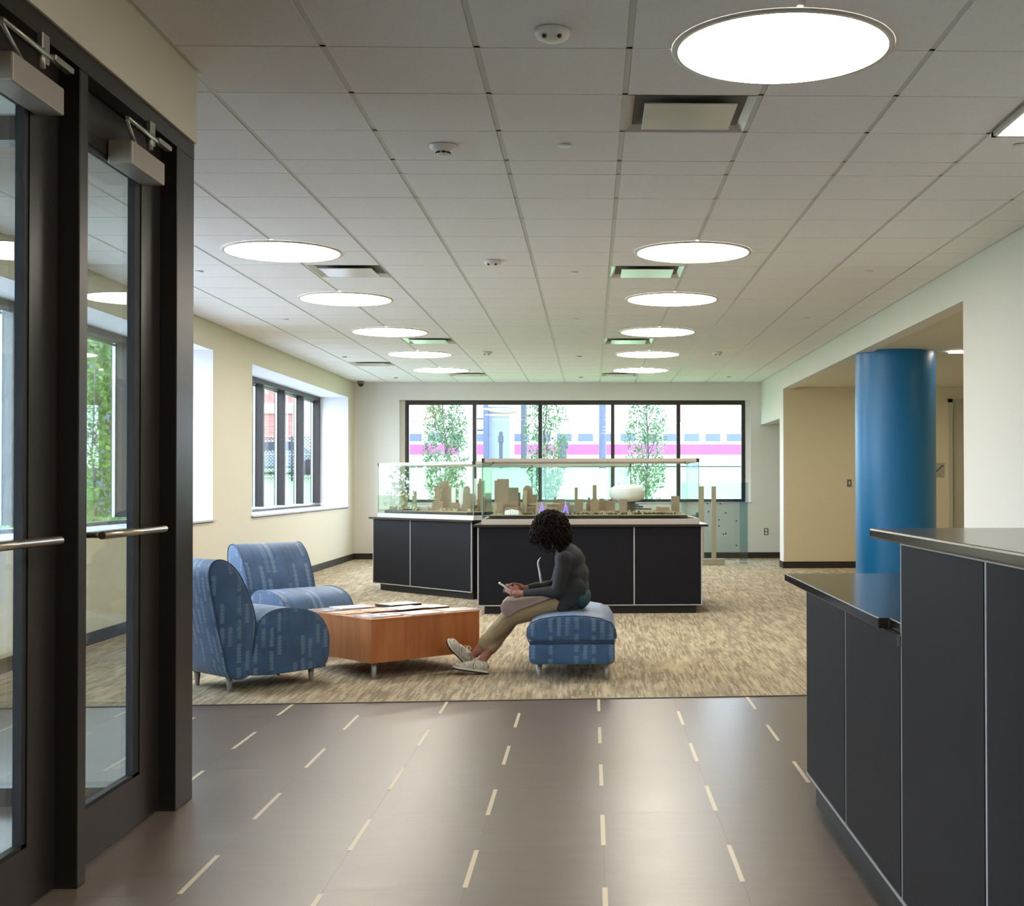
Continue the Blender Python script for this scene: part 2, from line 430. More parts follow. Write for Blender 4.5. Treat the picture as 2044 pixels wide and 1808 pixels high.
# baseboards
def basebd(name, x0, x1, y0, y1): MB().box(x0, x1, y0, y1, -.005, .105).build(name, M['base'], **S)
basebd('baseboard_left', XL, XL+.012, 5.46, YB); basebd('baseboard_back', XL+.012, 7.0, YB-.012, YB)
basebd('baseboard_right', XR-.012, XR, YF, 10.08)
basebd('baseboard_pier', XR-.012, XR, 19.6, 20.0); basebd('baseboard_alcove', XR-.012, 5.46, 19.608, 19.62)

# window sills
def sill(name, x0, x1, y0, y1, z): MB().box(x0, x1, y0, y1, z-.02, z).build(name, mat(name+'_stone', (186, 186, 192), .7), **S)
sill('trim_1', XL-.5, XL+.03, wins[1][0]-.04, wins[1][1]+.04, .93)
sill('trim_2', XL-.5, XL+.03, wins[0][0]-.04, wins[0][1]+.04, .93)
sill('trim_3', WX0-.02, WX1+.02, YB-.02, YB+.2, .977)

for k_, (a, c) in enumerate(wins):
    MB().box(-4.57, XL-.001, c-.005, c+.0, .935, 2.765).box(-4.57, XL-.001, a, a+.005, .935, 2.765).box(-4.57, XL-.001, a+.005, c-.005, 2.763, 2.768).build('trim_%d' % (k_+4), M['reveal'], **S)
# windows: frame members and panes
def window_y(idx, x, y0, y1, z0, z1, posts):       # window in a plane x = const
    root = MB().box(x-.15, x, y0, y1, z0, z0+.03).box(x-.15, x, y0, y1, z1-.07, z1).build('window_%d' % idx, M['bronze_w'], **S)
    for p in posts:
        MB().box(x-.15, x, p-.033, p+.033, z0+.06, z1-.07).build('mullion', M['bronze_w'], root)
    pp = sorted(posts)
    for a, c in zip(pp, pp[1:]):
        MB().box(x-.125, x-.115, a+.03, c-.03, z0+.05, z1-.06).build('pane', M['glass'], root)
        MB().box(x-.135, x-.105, a+.033, a+.048, z0+.06, z1-.07).box(x-.135, x-.105, c-.048, c-.033, z0+.06, z1-.07).box(x-.135, x-.105, a+.033, c-.033, z1-.1, z1-.085).build('glazing_bead', M['alu'], root)
    return root
fx = -4.57
def posts(a, c):
    n = 5; return [a+.033+(c-a-.066)*i/n for i in range(n+1)]
window_y(1, fx, wins[1][0], wins[1][1], .93, 2.77, [wins[1][0]+.033, 16.78, 18.0, 19.24, 20.48, wins[1][1]-.033])
window_y(2, fx, wins[0][0], wins[0][1], .93, 2.77, posts(*wins[0]))
yb = YB+.13
root = MB().box(WX0+.085, WX1-.075, yb, yb+.12, WZ0, WZ0+.055).box(WX0+.085, WX1-.075, yb, yb+.12, WZ1-.075, WZ1).build('window_3', M['bronze_w'], **S)
MB().box(WX0-.0, WX0+.085, yb, yb+.12, WZ0, WZ1).box(WX1-.075, WX1, yb, yb+.12, WZ0, WZ1).build('wall_back_reveal', M['wall_white'], **S)
xs = [WX0+.115, -2.035, -.89, .375, 1.525, WX1-.105]
for p in xs: MB().box(p-.033, p+.033, yb, yb+.12, WZ0+.055, WZ1-.075).build('mullion', M['bronze_w'], root)
for a, c in zip(xs, xs[1:]): MB().box(a+.03, c-.03, yb+.055, yb+.065, WZ0+.05, WZ1-.07).build('pane', M['glass'], root)

# ------------------------------------------------------------------ ceiling: grid and tiles
colx = [.154+.6096*i for i in range(-8, 6)]
rows = []
y = 5.105-.6096*3
while y < 6.93: rows.append(y); y += .6096
rows = rows[:-1] if rows[-1] > 6.95 else rows
rows = [3.276, 3.886, 4.495, 5.105, 5.715, 6.324, 6.902, 7.207]
while rows[-1] < 13.2: rows.append(rows[-1]+.6096)
rows.append(rows[-1]+.3048)
while rows[-1] < 22.25-.5: rows.append(rows[-1]+.6096)
rows.append(22.25)
ceil = MB().box(XL-.1, XR+.1, YF, YB+.1, CZ+.02, CZ+.1).build('ceiling', M['plenum'], **S)
tees = MB()
for x in colx:
    if x < -1.66:
        if x > XL+.05: tees.box(x-.012, x+.012, 5.455, YB, CZ-.001, CZ+.012)
    elif x < XR: tees.box(x-.012, x+.012, YF, YB, CZ-.0015, CZ+.012)
for r in rows: tees.box((XL if r > 5.46 else -1.67), XR, r-.011, r+.011, CZ-.0015, CZ+.011)
tees.box(XR-.022, XR, YF, YB, CZ-.001, CZ+.01).box(XL, XL+.022, 5.455, YB, CZ-.001, CZ+.01).box(XL, XR, YB-.022, YB, CZ-.001, CZ+.01)
tees.box(-1.6695, -1.648, YF, 5.455, CZ-.001, CZ+.01).box(-1.70, -1.648, 5.4552, 5.72, CZ-.002, CZ+.01)
tees.build('grid_tee', M['grid'], ceil)
# vents replace these tiles: (column left x index, row y0)
vents = [(.154, 5.715), (.154, 10.255), (.154, 15.43), (.154, 20.31), (-2.284, 10.255), (-2.284, 15.43), (-3.503, 18.48), (-2.284, 20.31)]
def near_vent(x0, y0): return any(abs(x0-a) < .2 and abs(y0-b) < .25 for a, b in vents)
tile_meshes = {}; tiles = []
for ci in range(len(colx)):
    x0 = colx[ci]; x1 = colx[ci]+.6096
    for y0, y1 in zip(rows, rows[1:]):
        if near_vent(x0, y0): continue
        lo = XL if y0 > 5.46 else -1.67
        a, c = max(x0+.013, lo+.022), min(x1-.013, XR-.022)
        if c-a < .03: continue
        yy0 = y0+.005
        tiles.append((round(a, 3), round(c, 3), yy0, y1-.005))
        continue
for ci in range(len(colx)):      # the part of the row that starts behind the door wall's end
    x0 = colx[ci]
    if x0 < -1.7:
        a, c = max(x0+.013, XL+.022), min(x0+.5966, -1.70 if x0 > -1.9 else 9)
        if c-a > .03: tiles.append((round(a, 3), round(c, 3), 5.462, 5.71))
tiles.sort(key=lambda t: t[2])
far = MB(); far_n = 0
for i, (a, c, y0, y1) in enumerate(tiles):
    if i < 296:
        k = (round(c-a, 3), round(y1-y0, 3))
        if k not in tile_meshes:
            m_ = MB().box(0, k[0], 0, k[1], -.005, .012); me = bpy.data.meshes.new('ceiling_tile'); 
            bmesh.ops.recalc_face_normals(m_.bm, faces=m_.bm.faces); m_.bm.to_mesh(me); m_.bm.free(); me.materials.append(M['tile']); tile_meshes[k] = me
        o = bpy.data.objects.new('ceiling_tile', tile_meshes[k]); COL.objects.link(o); o.parent = ceil; o.location = (a, y0, CZ)
    else: far.box(a, c, y0, y1, CZ-.005, CZ+.012); far_n += 1
far.build('far_ceiling_tile', M['tile'], ceil, kind='stuff')
MB().box(-1.67+.001, XR, YF, rows[0]-.012, CZ-.008, CZ+.012).build('near_ceiling_board', M['tile'], ceil)
MB().box(XL, -1.84, YF, 5.29, CZ-.008, CZ+.012).build('ceiling_vestibule', M['tile'], **S)

# ------------------------------------------------------------------ floor: planks, inlays, carpet
def skew(x, y): return (x, y+.04*x)
carp = lambda x: 7.88+.0625*x-.03
def xy_box(mb, pts, z0, z1):
    mb.prism(pts, 2, z0, z1); return mb
pl = MB()
FX, FY = .0427, 4.224
cols_x = range(-9, 7)
n = 0; far_pl = MB()
for c in cols_x:
    x0 = FX+.4572*c; x1 = x0+.4572
    ph = FY + (0 if c % 2 == 0 else .4572)
    k = -8
    while True:
        y0 = ph+.9144*k; y1 = y0+.9144; k += 1
        if y0 > 8.3: break
        if y1 < -2.4: continue
        g = .0002
        pts = [(x0+g, y0+g), (x1-g, y0+g), (x1-g, y1-g), (x0+g, y1-g)]
        pts = [skew(*p) for p in pts]
        pts = [(px, min(py, carp(px))) for px, py in pts]
        if pts[3][1]-pts[0][1] < .02 and pts[2][1]-pts[1][1] < .02: continue
        if y0 < 2.3 or x0 < -3.3: far_pl.prism(pts, 2, -.012, 0)
        else:
            MB().prism(pts, 2, -.012, 0).build('floor_plank', M['lvt'], fl)
far_pl.build('near_floor_plank', M['lvt'], fl, kind='stuff')
# carpet and its edge strip
xa, xb = XL, 7.0
MB().prism([(xa, carp(xa)+.004), (xb, carp(xb)+.004), (xb, YB+.02), (xa, YB+.02)], 2, -.012, .003).build('carpet', M['carpet'], fl, label='beige carpet with short grey-brown streaks')
MB().prism([(xa, carp(xa)-.006), (xb, carp(xb)-.006), (xb, carp(xb)+.012), (xa, carp(xa)+.012)], 2, -.008, .005).build('transition_strip', mat('strip_brown', (84, 70, 58), .5), fl)
for c in range(-8, 4):
    x = FX+.4572*c
    for k in range(-4, 9):
        if (k+c) % 2 == 0: continue
        y0 = FY+.4572*k+.012; y1 = y0+.4572-.03
        a0 = skew(x, y0)[1]; a1 = skew(x, y1)[1]
        a1 = min(a1, carp(x)-.01)
        if a1-a0 < .05 or a0 < 2.4: continue
        MB().prism([(x-.0085, a0), (x+.0085, a0), (x+.0085, a1), (x-.0085, a1)], 2, -.002, .0007).build('inlay_strip', M['inlay'], fl)
MB().box(-3.9, -1.95, 1.0, 4.6, 0, .01).build('entrance_mat', M['mat'])
tag(bpy.data.objects['entrance_mat'], 'dark grey walk-off mat on the vestibule floor behind the glass doors', 'mat')

# ------------------------------------------------------------------ ceiling lamps, vents, detectors
names = ['nearest', 'second nearest', 'third nearest', 'fourth nearest', 'second farthest', 'farthest']
def lamp_at(x, y, lab):
    t = thing('ceiling_light', (x, y, CZ), lab, 'light', 'round flat ceiling lights')
    MB().lathe([(.442, -.006), (.442, -.013), (.418, -.017), (.418, -.006)], (x, y, CZ), 64).build('trim_ring', M['lamp_ring'], t)
    MB().lathe([(0, -.0165), (.4185, -.0165), (.4185, -.011), (0, -.011)], (x, y, CZ), 64, smooth=False).build('diffuser', M['lamp'], t)
for i, yv in enumerate((5.087, 9.62, 12.09, 14.72, 17.29, 19.75)):
    lamp_at(.766, yv, 'round glowing ceiling light, %s of the right-hand row' % names[i])
nl = ['nearest', 'second nearest', 'third nearest', 'second farthest', 'farthest']
for i, yv in enumerate((9.64, 12.12, 14.76, 17.33, 19.76)):
    lamp_at(-2.31, yv, 'round glowing ceiling light, %s of the left-hand row' % nl[i])
# unseen lamps added over and behind the viewpoint to brighten the near ceiling
for (x, y, l) in ((.766, 2.5, 'unseen round light added above the viewpoint to brighten the near ceiling'), (.766, -.1, 'unseen round light added behind the viewpoint to brighten the near ceiling')): lamp_at(x, y, l)
vl = ['square ceiling diffuser just beyond the largest round light', 'square diffuser between the first two far lights of the right row', 'square diffuser deep in the right row of lights',
      'square diffuser nearest the back wall in the right row', 'square diffuser behind the nearest light of the left row', 'square diffuser deep in the left row of lights',
      'flush diffuser near the left wall and corner camera', 'square diffuser beside the farthest light of the left row']
for i, (vx, vy) in enumerate(vents):
    t = thing('ceiling_vent', (vx+.305, vy+.305, CZ), vl[i], 'vent', 'square ceiling air diffusers')
    x0, x1, y0, y1 = vx+.012, vx+.597, vy+.012, vy+.597
    deep = i not in (6,)
    b = MB()
    for k, (da, za, db, zb) in enumerate(((.0, -.004, .07, .045),)):
        o4 = [(x0+da, y0+da), (x1-da, y0+da), (x1-da, y1-da), (x0+da, y1-da)]; i4 = [(x0+db, y0+db), (x1-db, y0+db), (x1-db, y1-db), (x0+db, y1-db)]
        O = [b.bm.verts.new((*p, CZ+za)) for p in o4]; I = [b.bm.verts.new((*p, CZ+zb)) for p in i4]; I2 = [b.bm.verts.new((*p, CZ+zb+.004)) for p in i4]; O2 = [b.bm.verts.new((*p, CZ+za+.004)) for p in o4]
        for j in range(4):
            b.bm.faces.new((O[j], O[(j+1) % 4], I[(j+1) % 4], I[j])); b.bm.faces.new((O2[j], I2[j], I2[(j+1) % 4], O2[(j+1) % 4]))
    b.build('frame', M['vent'], t)
    MB().lathe([(0, .046), (.12, .046), (.12, .05), (0, .05)], (vx+.305, vy+.305, CZ), 24).build('duct_opening', M['duct'], t)
    MB().box(x0+.08, x1-.08, y0+.08, y1-.08, CZ-.018, CZ-.012).bevel(.002, 1).build('face_plate', M['vent'], t)
def sensor(x, y, lab, r=.068):
    t = thing('motion_sensor', (x, y, CZ), lab, 'sensor', 'twin-eyed ceiling sensors')
    MB().lathe([(r, -.008), (r, -.02), (r*.9, -.034), (r*.55, -.046), (0, -.05)], (x, y, CZ), 28).build('dome', M['white_plastic'], t)
    for sx in (-1, 1): MB().ell((x+sx*r*.42, y-r*.60, CZ-.040), (.010, .010, .010), seg=10, rings=6).build('lens', M['eye_hole'], t)
sensor(-.148, 4.90, 'white twin-eyed ceiling sensor at the top, left of the largest light')
sensor(-.771, 10.02, 'white twin-eyed ceiling sensor between the nearest left and right far lights')
sensor(-1.386, 17.05, 'small ceiling sensor left of centre near the back wall')
sensor(1.684, 17.05, 'small ceiling sensor to the right of the right-hand light row')
t = thing('smoke_detector', (-.761, 6.6, CZ), 'white smoke detector with dark slots on the ceiling, left of centre', 'detector')
MB().lathe([(.072, -.008), (.068, -.02), (.05, -.03), (.036, -.034), (.036, -.052), (.03, -.06), (0, -.062)], (-.761, 6.6, CZ), 28).build('body', M['white_plastic'], t)
for k in range(8):
    a = k*math.pi/4+.2
    MB().box(-.011, .011, -.003, .003, -.049, -.040, Matrix.Translation((-.761, 6.6, CZ)) @ Matrix.Rotation(a, 4, 'Z') @ Matrix.Translation((0, .0355, 0))).build('slot', M['eye_hole'], t)
sp = [(-.135, 6.57, 'just left of the first ceiling diffuser'), (-.14, 10.56, 'beside the second diffuser'), (-.159, 13.57, 'in the middle of the ceiling, third from the front'),
      (-.159, 17.6, 'centre, fourth from the front'), (2.285, 10.47, 'in the ceiling at right above the beam'), (2.268, 13.45, 'further back above the right beam'),
      (-3.239, 13.65, 'at left beyond the second left light'), (-3.39, 17.7, 'at left near the flush diffuser'), (-3.227, 21.24, 'by the back wall at left'),
      (2.264, 21.0, 'by the back wall at right'), (-.166, 21.1, 'by the back wall in the centre'), (-3.212, 10.56, 'at the far left beside the door frame'), (2.209, 6.52, 'at the right edge under the slotted light')]
for x, y, l in sp:
    tag(MB().lathe([(.034, -.0085), (.034, -.012), (.03, -.015), (0, -.015)], (x, y, CZ), 20).build('sprinkler_cover', M['white_plastic'] if y < 15 else M['outlet']), 'small round sprinkler cover '+l, 'sprinkler', 'sprinkler covers in the ceiling')
# slotted light at the right edge
t = thing('louvred_light', (2.28, 5.98, CZ), 'louvred fluorescent ceiling light cut by the right edge', 'light')
MB().box(1.99, 2.58, 5.72, 5.75, CZ-.03, CZ-.006).box(1.99, 2.58, 6.27, 6.30, CZ-.03, CZ-.006).box(1.99, 2.01, 5.72, 6.3, CZ-.03, CZ-.006).box(2.56, 2.58, 5.72, 6.3, CZ-.03, CZ-.006).build('housing', M['lamp_ring'], t)
for k in range(3):
    MB().box(2.03+.185*k, 2.15+.185*k, 5.76, 6.26, CZ-.012, CZ-.009).build('lamp_panel', M['lamp'], t)
t = thing('dome_camera', (-3.93, 21.95, CZ), 'small dark dome camera under the ceiling in the back left corner', 'camera')
MB().lathe([(.06, -.008), (.06, -.05), (.05, -.055)], (-3.93, 21.95, CZ), 20).build('housing', M['outlet'], t)
MB().lathe([(.048, -.05), (.045, -.08), (.025, -.1), (0, -.105)], (-3.93, 21.95, CZ), 20).build('dome', M['phone_screen'], t)
tag(MB().box(4.0, 4.4, 14.12, 14.24, SOF+.004, SOF+.018).build('alcove_light', M['lamp']), 'flat lit ceiling panel in the alcove behind the blue column', 'light')

for k_, (x, y) in enumerate(((4.55, 17.6), (4.9, 12.2), (6.2, 15.2))):  # first matches the wall scallop; the other two are added, unseen, for brightness
    t = thing('alcove_downlight', (x, y, SOF+.02), ('round recessed downlight before the alcove back wall', 'unseen downlight added to brighten the near end of the alcove', 'unseen downlight added to brighten the depth of the alcove')[k_], 'light', 'alcove downlights')
    MB().lathe([(.12, 0), (.12, -.012), (.10, -.012), (.10, 0)], (x, y, SOF+.019), 24).build('trim_ring', M['lamp_ring'], t)
    MB().lathe([(0, -.004), (.10, -.004), (.10, -.001), (0, -.001)], (x, y, SOF+.019), 24).build('lens', M['downlight'], t)
# ------------------------------------------------------------------ storefront doors (left)
fr = MB()
HZ = SOF
root = MB().box(-1.83, -1.68, 1.0, 5.455, 2.69, HZ).build('door_frame_1', M['bronze'], **S)
def vert(y0, y1, x0=-1.83, x1=-1.68, z0=0, z1=2.69, name='door_post'): return MB().box(x0, x1, y0, y1, z0, z1).bevel(.003, 1).build(name, M['bronze'], root)
vert(5.235, 5.455); vert(4.245, 4.315); vert(3.12, 3.19); vert(1.95, 2.02)
def door(idx, y0, y1, GW=.03):
    xd0, xd1 = -1.79, -1.745
    # leaf frame between y0 and y1
    SW, Z0_, Z1_ = .215, .20, 2.505
    r = MB().box(xd0, xd1, y0, y1, .012, Z0_).build('door_%d' % idx, M['bronze'], **S)
    MB().box(xd0, xd1, y0, y1, Z1_, 2.685).build('top_rail', M['bronze'], r)
    MB().box(xd0, xd1, y0, y0+.13, Z0_, Z1_).build('stile', M['bronze'], r)
    MB().box(xd0, xd1, y1-SW, y1, Z0_, Z1_).build('stile', M['bronze'], r)
    MB().box(-1.772, -1.764, y0+.12, y1-SW+.01, Z0_-.01, Z1_+.01).build('glass_pane', M['glass'], r)
    g = MB()
    for (a, c, z0, z1) in ((y0+.13, y1-SW, Z0_, Z0_+.012), (y0+.13, y1-SW, Z1_-.012, Z1_), (y0+.13, y0+.142, Z0_, Z1_), (y1-SW-GW, y1-SW, Z0_, Z1_)): g.box(-1.776, xd1-.004, a, c, z0, z1)
    g.build('gasket', M['gasket'], r)
    # pull bar
    p = MB().tube([(-1.672, y0+.10, 1.145), (-1.672, y1-.155, 1.145)], .0135, 16).build('pull_bar', M['steel'], r)
    for yy in (y0+.13, y1-.18): MB().tube([(-1.745, yy, 1.145), (-1.672, yy, 1.145)], .01, 12).build('bar_bracket', M['steel'], p)
    return r
d1 = door(1, 4.325, 5.225, .062); d2 = door(2, 3.20, 4.235); d3 = door(3, 2.03, 3.11)
def closer(y0, y1, arm, lab):
    t = thing('door_closer', (-1.72, (y0+y1)/2, 2.5), lab, 'door closer', 'grey door closers on the glass doors')
    MB().box(-1.7445, -1.655, y0, y1, 2.478, 2.565).bevel(.006, 2).build('body', M['closer'], t)
    el = (-1.62, y0-.15, 2.592)
    MB().tube([(-1.70, y0+.13, 2.565), (-1.70, y0+.13, 2.59)], .013, 12).build('spindle', M['closer'], t)
    MB().tube([(-1.70, y0+.15, 2.588), el], [.009, .006], 8).build('main_arm', M['alu'], t)
    MB().tube([(el[0], el[1], el[2]+.010), (-1.662, y1-.02, 2.632)], [.007, .009], 8).build('fore_arm', M['alu'], t)
    MB().box(-1.6745, -1.655, y1-.16, y1-.11, 2.60, 2.69).bevel(.003, 1).build('shoe_bracket', M['alu'], t)
    MB().box(-1.67, -1.64, y1-.10, y1+.04, 2.622, 2.642).bevel(.004, 1).build('track_foot', M['alu'], t)
    MB().lathe([(0, 0), (.011, 0), (.011, -.06), (0, -.06)], (-1.655, y1-.17, 2.635), 12).build('stop_pin', M['alu'], t)
closer(4.655, 5.01, 0, 'grey closer box with folding arm at the top of the right glass door')
closer(3.70, 4.06, 0, 'grey closer box with folding arm at the top of the left glass door')
# vestibule end storefront
r = MB().box(XL, -1.83, 5.33, 5.44, 2.74, 2.84).box(XL, -1.83, 5.33, 5.44, 0, .075).build('window_4', M['bronze'], **S)
for x in (-3.0,): MB().box(x-.03, x+.03, 5.33, 5.44, .075, 2.74).build('mullion', M['bronze'], r)
MB().box(XL, XL+.05, 5.33, 5.44, .075, 2.74).build('mullion', M['bronze'], r)
MB().box(XL+.05, -3.03, 5.38, 5.388, .07, 2.75).build('pane', M['glass'], r)
MB().box(-2.97, -1.83, 5.38, 5.388, .07, 2.75).build('pane', M['glass'], r)
# outer vestibule glazing
r = MB().box(-4.4, -4.28, .2, 5.0, VZ-.1, VZ).box(-4.4, -4.28, .2, 5.0, 0, .08).build('window_5', M['bronze'], **S)
for yv in (.23, 1.4, 2.6, 3.8, 4.97): MB().box(-4.4, -4.28, yv-.03, yv+.03, .08, VZ-.1).build('mullion', M['bronze'], r)
for a, c in ((.26, 1.37), (1.43, 2.57), (2.63, 3.77), (3.83, 4.94)): MB().box(-4.345, -4.337, a-.005, c+.005, .075, VZ-.09).build('pane', M['glass'], r)

# ------------------------------------------------------------------ reception counters (right)
FXC = .89
t = thing('reception_counter', (1.1, 3.5, 0), 'black panelled reception counter with a low end and a raised ledge at right', 'counter')
MB().box(FXC+.03, 1.62, -.6, 5.25, 0, .125).build('kick_plate', M['kick'], t)
MB().box(FXC+.004, 1.6, 3.66, 5.28, .13, .882).build('low_carcass', M['laminate2'], t)
MB().box(FXC+.004, 1.32, -.6, 3.66, .13, 1.148).build('high_carcass', M['laminate2'], t)
sy = [5.28, 4.47, 3.66, 2.87, 2.07, 1.27, .47, -.33]
for k, (a, c) in enumerate(zip(sy, sy[1:])):
    MB().box(FXC-.004, FXC+.012, c+.011, a-.011, .135, .88 if k < 2 else 1.145).build('panel', M['laminate'], t)
    MB().box(FXC-.002, FXC+.01, c-.009, c+.009, .13, .88 if k < 1 else 1.146).build('seam_strip', M['seam'], t)
MB().box(FXC-.006, FXC+.012, -.6, 5.28, .122, .132).build('bottom_trim', M['seam'], t)
MB().box(FXC-.006, FXC+.012, -.6, 3.66, 1.144, 1.150).build('top_trim', M['alu'], t)
low = MB(); low.prism([(.862, 3.84), (.895, 3.84), (.895, 3.662), (1.62, 3.662), (1.62, 5.71), (.862, 5.71)], 2, .884, .916).bevel(.003, 2)
low.build('low_countertop', M['top'], t)
MB().prism([(.858, -.6), (1.42, -.6), (1.42, 3.94), (.858, 3.94)], 2, 1.152, 1.182).bevel(.006, 2).build('high_countertop', M['top'], t)
MB().prism([(.885, 3.70), (.885, 3.665), (.93, 3.665), (.93, 3.82)], 2, .85, .882).build('shadow_wedge', M['kick'], t)  # dark wedge standing in for the triangular shadow under the low top

# ------------------------------------------------------------------ blue column, alcove items
tag(MB().lathe([(.445, 0), (.445, SOF+.03)], (3.425, 14.35, 0), 64).build('round_column', M['blue']), 'tall round column painted bright blue in the alcove at right', 'column')
door_ = MB().box(5.5, 5.56, 19.58, 19.66, 0, 2.6).box(5.5, 6.7, 19.58, 19.66, 2.55, 2.6).box(6.64, 6.7, 19.58, 19.66, 0, 2.6).build('door_4', M['door_paint'], **S)
MB().box(5.575, 6.63, 19.62, 19.66, .01, 2.56).build('leaf', M['door_paint'], door_)
t = thing('stair_sign', (5.37, 19.6, 1.5), 'small grey sign with a black stair symbol beside the alcove door', 'sign')
MB().box(5.28, 5.435, 19.606, 19.619, 1.39, 1.615).bevel(.003, 1).build('plate', M['sign'], t)
b = MB(); 
for k in range(5): b.box(5.303+.022*k, 5.329+.022*k, 19.602, 19.606, 1.478+.021*k, 1.496+.021*k)
b.build('stair_symbol', M['sign_ink'], t)
cu = bpy.data.curves.new('stair_word', 'FONT'); cu.body = 'STAIR'; cu.size = .034; cu.extrude = .001; cu.align_x = 'CENTER'
cu.materials.append(M['sign_txt']); co_ = bpy.data.objects.new('stair_word_curve', cu)
co = bpy.data.objects.new('stair_word', bpy.data.meshes.new_from_object(co_)); COL.objects.link(co); bpy.data.objects.remove(co_); bpy.data.curves.remove(cu); co.parent = t
co.location = (-.012, .0045, -.085); co.rotation_euler = (R(90), 0, 0)
def outlet(name, x, y, z, axis, lab, w=.075, h=.12, m='outlet'):
    t = thing(name, (x, y, z), lab, 'outlet' if 'outlet' in name else 'switch')
    if axis == 'y':
        MB().box(x-w/2, x+w/2, y-.009, y-.0005, z-h/2, z+h/2).bevel(.002, 1).build('cover_plate', M[m], t)
        for dz in (-.027, .027): MB().box(x-.018, x+.018, y-.012, y-.008, z+dz-.017, z+dz+.017).build('socket', M['white_plastic'], t)
    else:
        MB().box(x+.0005, x+.009, y-w/2, y+w/2, z-h/2, z+h/2).bevel(.002, 1).build('cover_plate', M[m], t)
        for dz in (-.027, .027): MB().box(x+.008, x+.012, y-.018, y+.018, z+dz-.017, z+dz+.017).build('socket', M['white_plastic'], t)
outlet('wall_outlet', 3.04, YB, .464, 'y', 'grey wall outlet on the back wall near the right corner')
outlet('wall_outlet', XL, 14.62, .42, 'x', 'brown wall outlet on the left wall above the front chair', .1, .13, 'outlet_d')
t = thing('light_switch', (3.97, 19.6, 1.31), 'small grey wall switch left of the blue column', 'switch')
MB().box(3.93, 4.0, 19.61, 19.619, 1.25, 1.365).bevel(.002, 1).build('cover_plate', M['outlet'], t)
MB().box(3.957, 3.973, 19.604, 19.611, 1.29, 1.33).build('toggle', M['white_plastic'], t)
t = thing('junction_box', (-4.05, 16.5, .1), 'tan metal junction box with a cable on the left wall behind the chair', 'box')
MB().box(XL+.001, XL+.09, 16.27, 16.62, .11, .26).bevel(.004, 1).build('enclosure', M['tan_box'], t)
MB().box(XL+.013, XL+.05, 16.42, 16.54, .004, .11).build('conduit', M['tan_box'], t)
MB().tube([(XL+.09, 16.3, .2), (XL+.07, 16.1, .19), (XL+.03, 15.7, .165)], .011, 8).build('cable', M['white_plastic'], t)
tag(MB().box(XL+.001, XL+.045, 15.62, 15.80, .13, .235).bevel(.008, 2).build('wall_sensor_box', M['white_plastic']), 'small cream box on the left wall beside the tan junction box', 'box')

# ------------------------------------------------------------------ display islands, cases and city model
def island(name, P0, U, W, D, label, seams, ov=.045):
    """P0 front-left corner of the face on the floor, U unit vector along the front, W width, D depth"""
    ang = math.atan2(U[1], U[0]); t = thing(name, (P0[0], P0[1], 0), label, 'counter', rz=ang)
    L = dict(local=True)
    MB().box(.06, W-.05, .06, D-.06, 0, .09).build('kick_plate', M['kick'], t, **L)
    MB().box(.004, W-.004, .004, D, .09, .872).build('carcass', M['laminate'], t, **L)
    xs_ = [0]+seams+[W]
    for a, c in zip(xs_, xs_[1:]):
        MB().box(a+.008, c-.008, -.008, .006, .10, .868).build('panel', M['laminate'], t, **L)
    for s_ in seams+[.0, W]: MB().box(s_-.006, s_+.006, -.01, .006, .09, .872).build('seam_strip', M['seam'], t, **L)
    MB().box(0, W, -.01, .006, .086, .096).build('bottom_trim', M['seam'], t, **L)
    MB().box(-ov, W+ov+.02, -ov, D+ov, .878, .902).bevel(.002, 1).build('countertop', M['top'], t, **L)
    MB().box(0, W, .0, .02, .872, .878).build('top_trim', M['kick'], t, **L)
    return t
def case(name, P0, U, W, D, z0, z1, label, railm):
    ang = math.atan2(U[1], U[0]); t = thing(name, (P0[0], P0[1], .902), label, 'display case', rz=ang); L = dict(local=True)
    z0 -= .902; z1 -= .902
    for (a, b_, c, d) in ((0, W, 0, .03), (0, W, D-.03, D), (0, .03, .03, D-.03), (W-.03, W, .03, D-.03)):
        MB().box(a, b_, c, d, 0, z0).build('bottom_rail', railm, t, **L)
    for (a, b_, c, d) in ((.03, W-.03, 0, .022), (.03, W-.03, D-.022, D), (0, .022, .03, D-.03), (W-.022, W, .03, D-.03)):
        MB().box(a, b_, c, d, z1-.034, z1).build('top_rail', railm, t, **L)
    for (a, c) in ((0, 0), (W-.03, 0), (0, D-.03), (W-.03, D-.03)):
        MB().box(a, a+.03, c, c+.03, z1-.038, z1+.002).build('corner_block', M['corner'], t, **L)
    for (a, b_, c, d) in ((.006, W-.006, .004, .01), (.006, W-.006, D-.01, D-.004), (.004, .01, .01, D-.01), (W-.01, W-.004, .01, D-.01)):
        MB().box(a, b_, c, d, z0, z1-.034).build('side_glass', M['case_glass'], t, **L)
    MB().box(.02, W-.02, .02, D-.02, z1-.012, z1-.006).build('top_glass', M['case_glass'], t, **L)
    for (a, c) in ((.002, .002), (W-.01, .002), (.002, D-.01), (W-.01, D-.01)):
        MB().box(a, a+.008, c, c+.008, z0, z1-.036).build('glass_edge', M['edge_glass'], t, **L)
    return t
A0 = (-1.135, 12.885); island('display_island', A0, (1, .012), 2.245, 1.55, 'wide black panelled display island facing the viewer behind the seated woman', [.0+.93, 1.565])
BU = Vector((1.34, -1.47)).normalized(); B0 = (-2.69, 15.93)
island('display_island', B0, BU, 2.0, 2.55, 'angled black panelled display island at left behind the armchairs', [.80])
case('glass_display_case', (-1.10, 12.87), (1, .012), 2.19, 1.42, .957, 1.565, 'clear glass case with rails coloured as in shade on the front island', M['rail_shaded'])
case('glass_display_case', (-2.64, 15.91), BU, 1.95, 2.48, .952, 1.565, 'clear glass case with white rails on the angled left island', M['rail_white'])
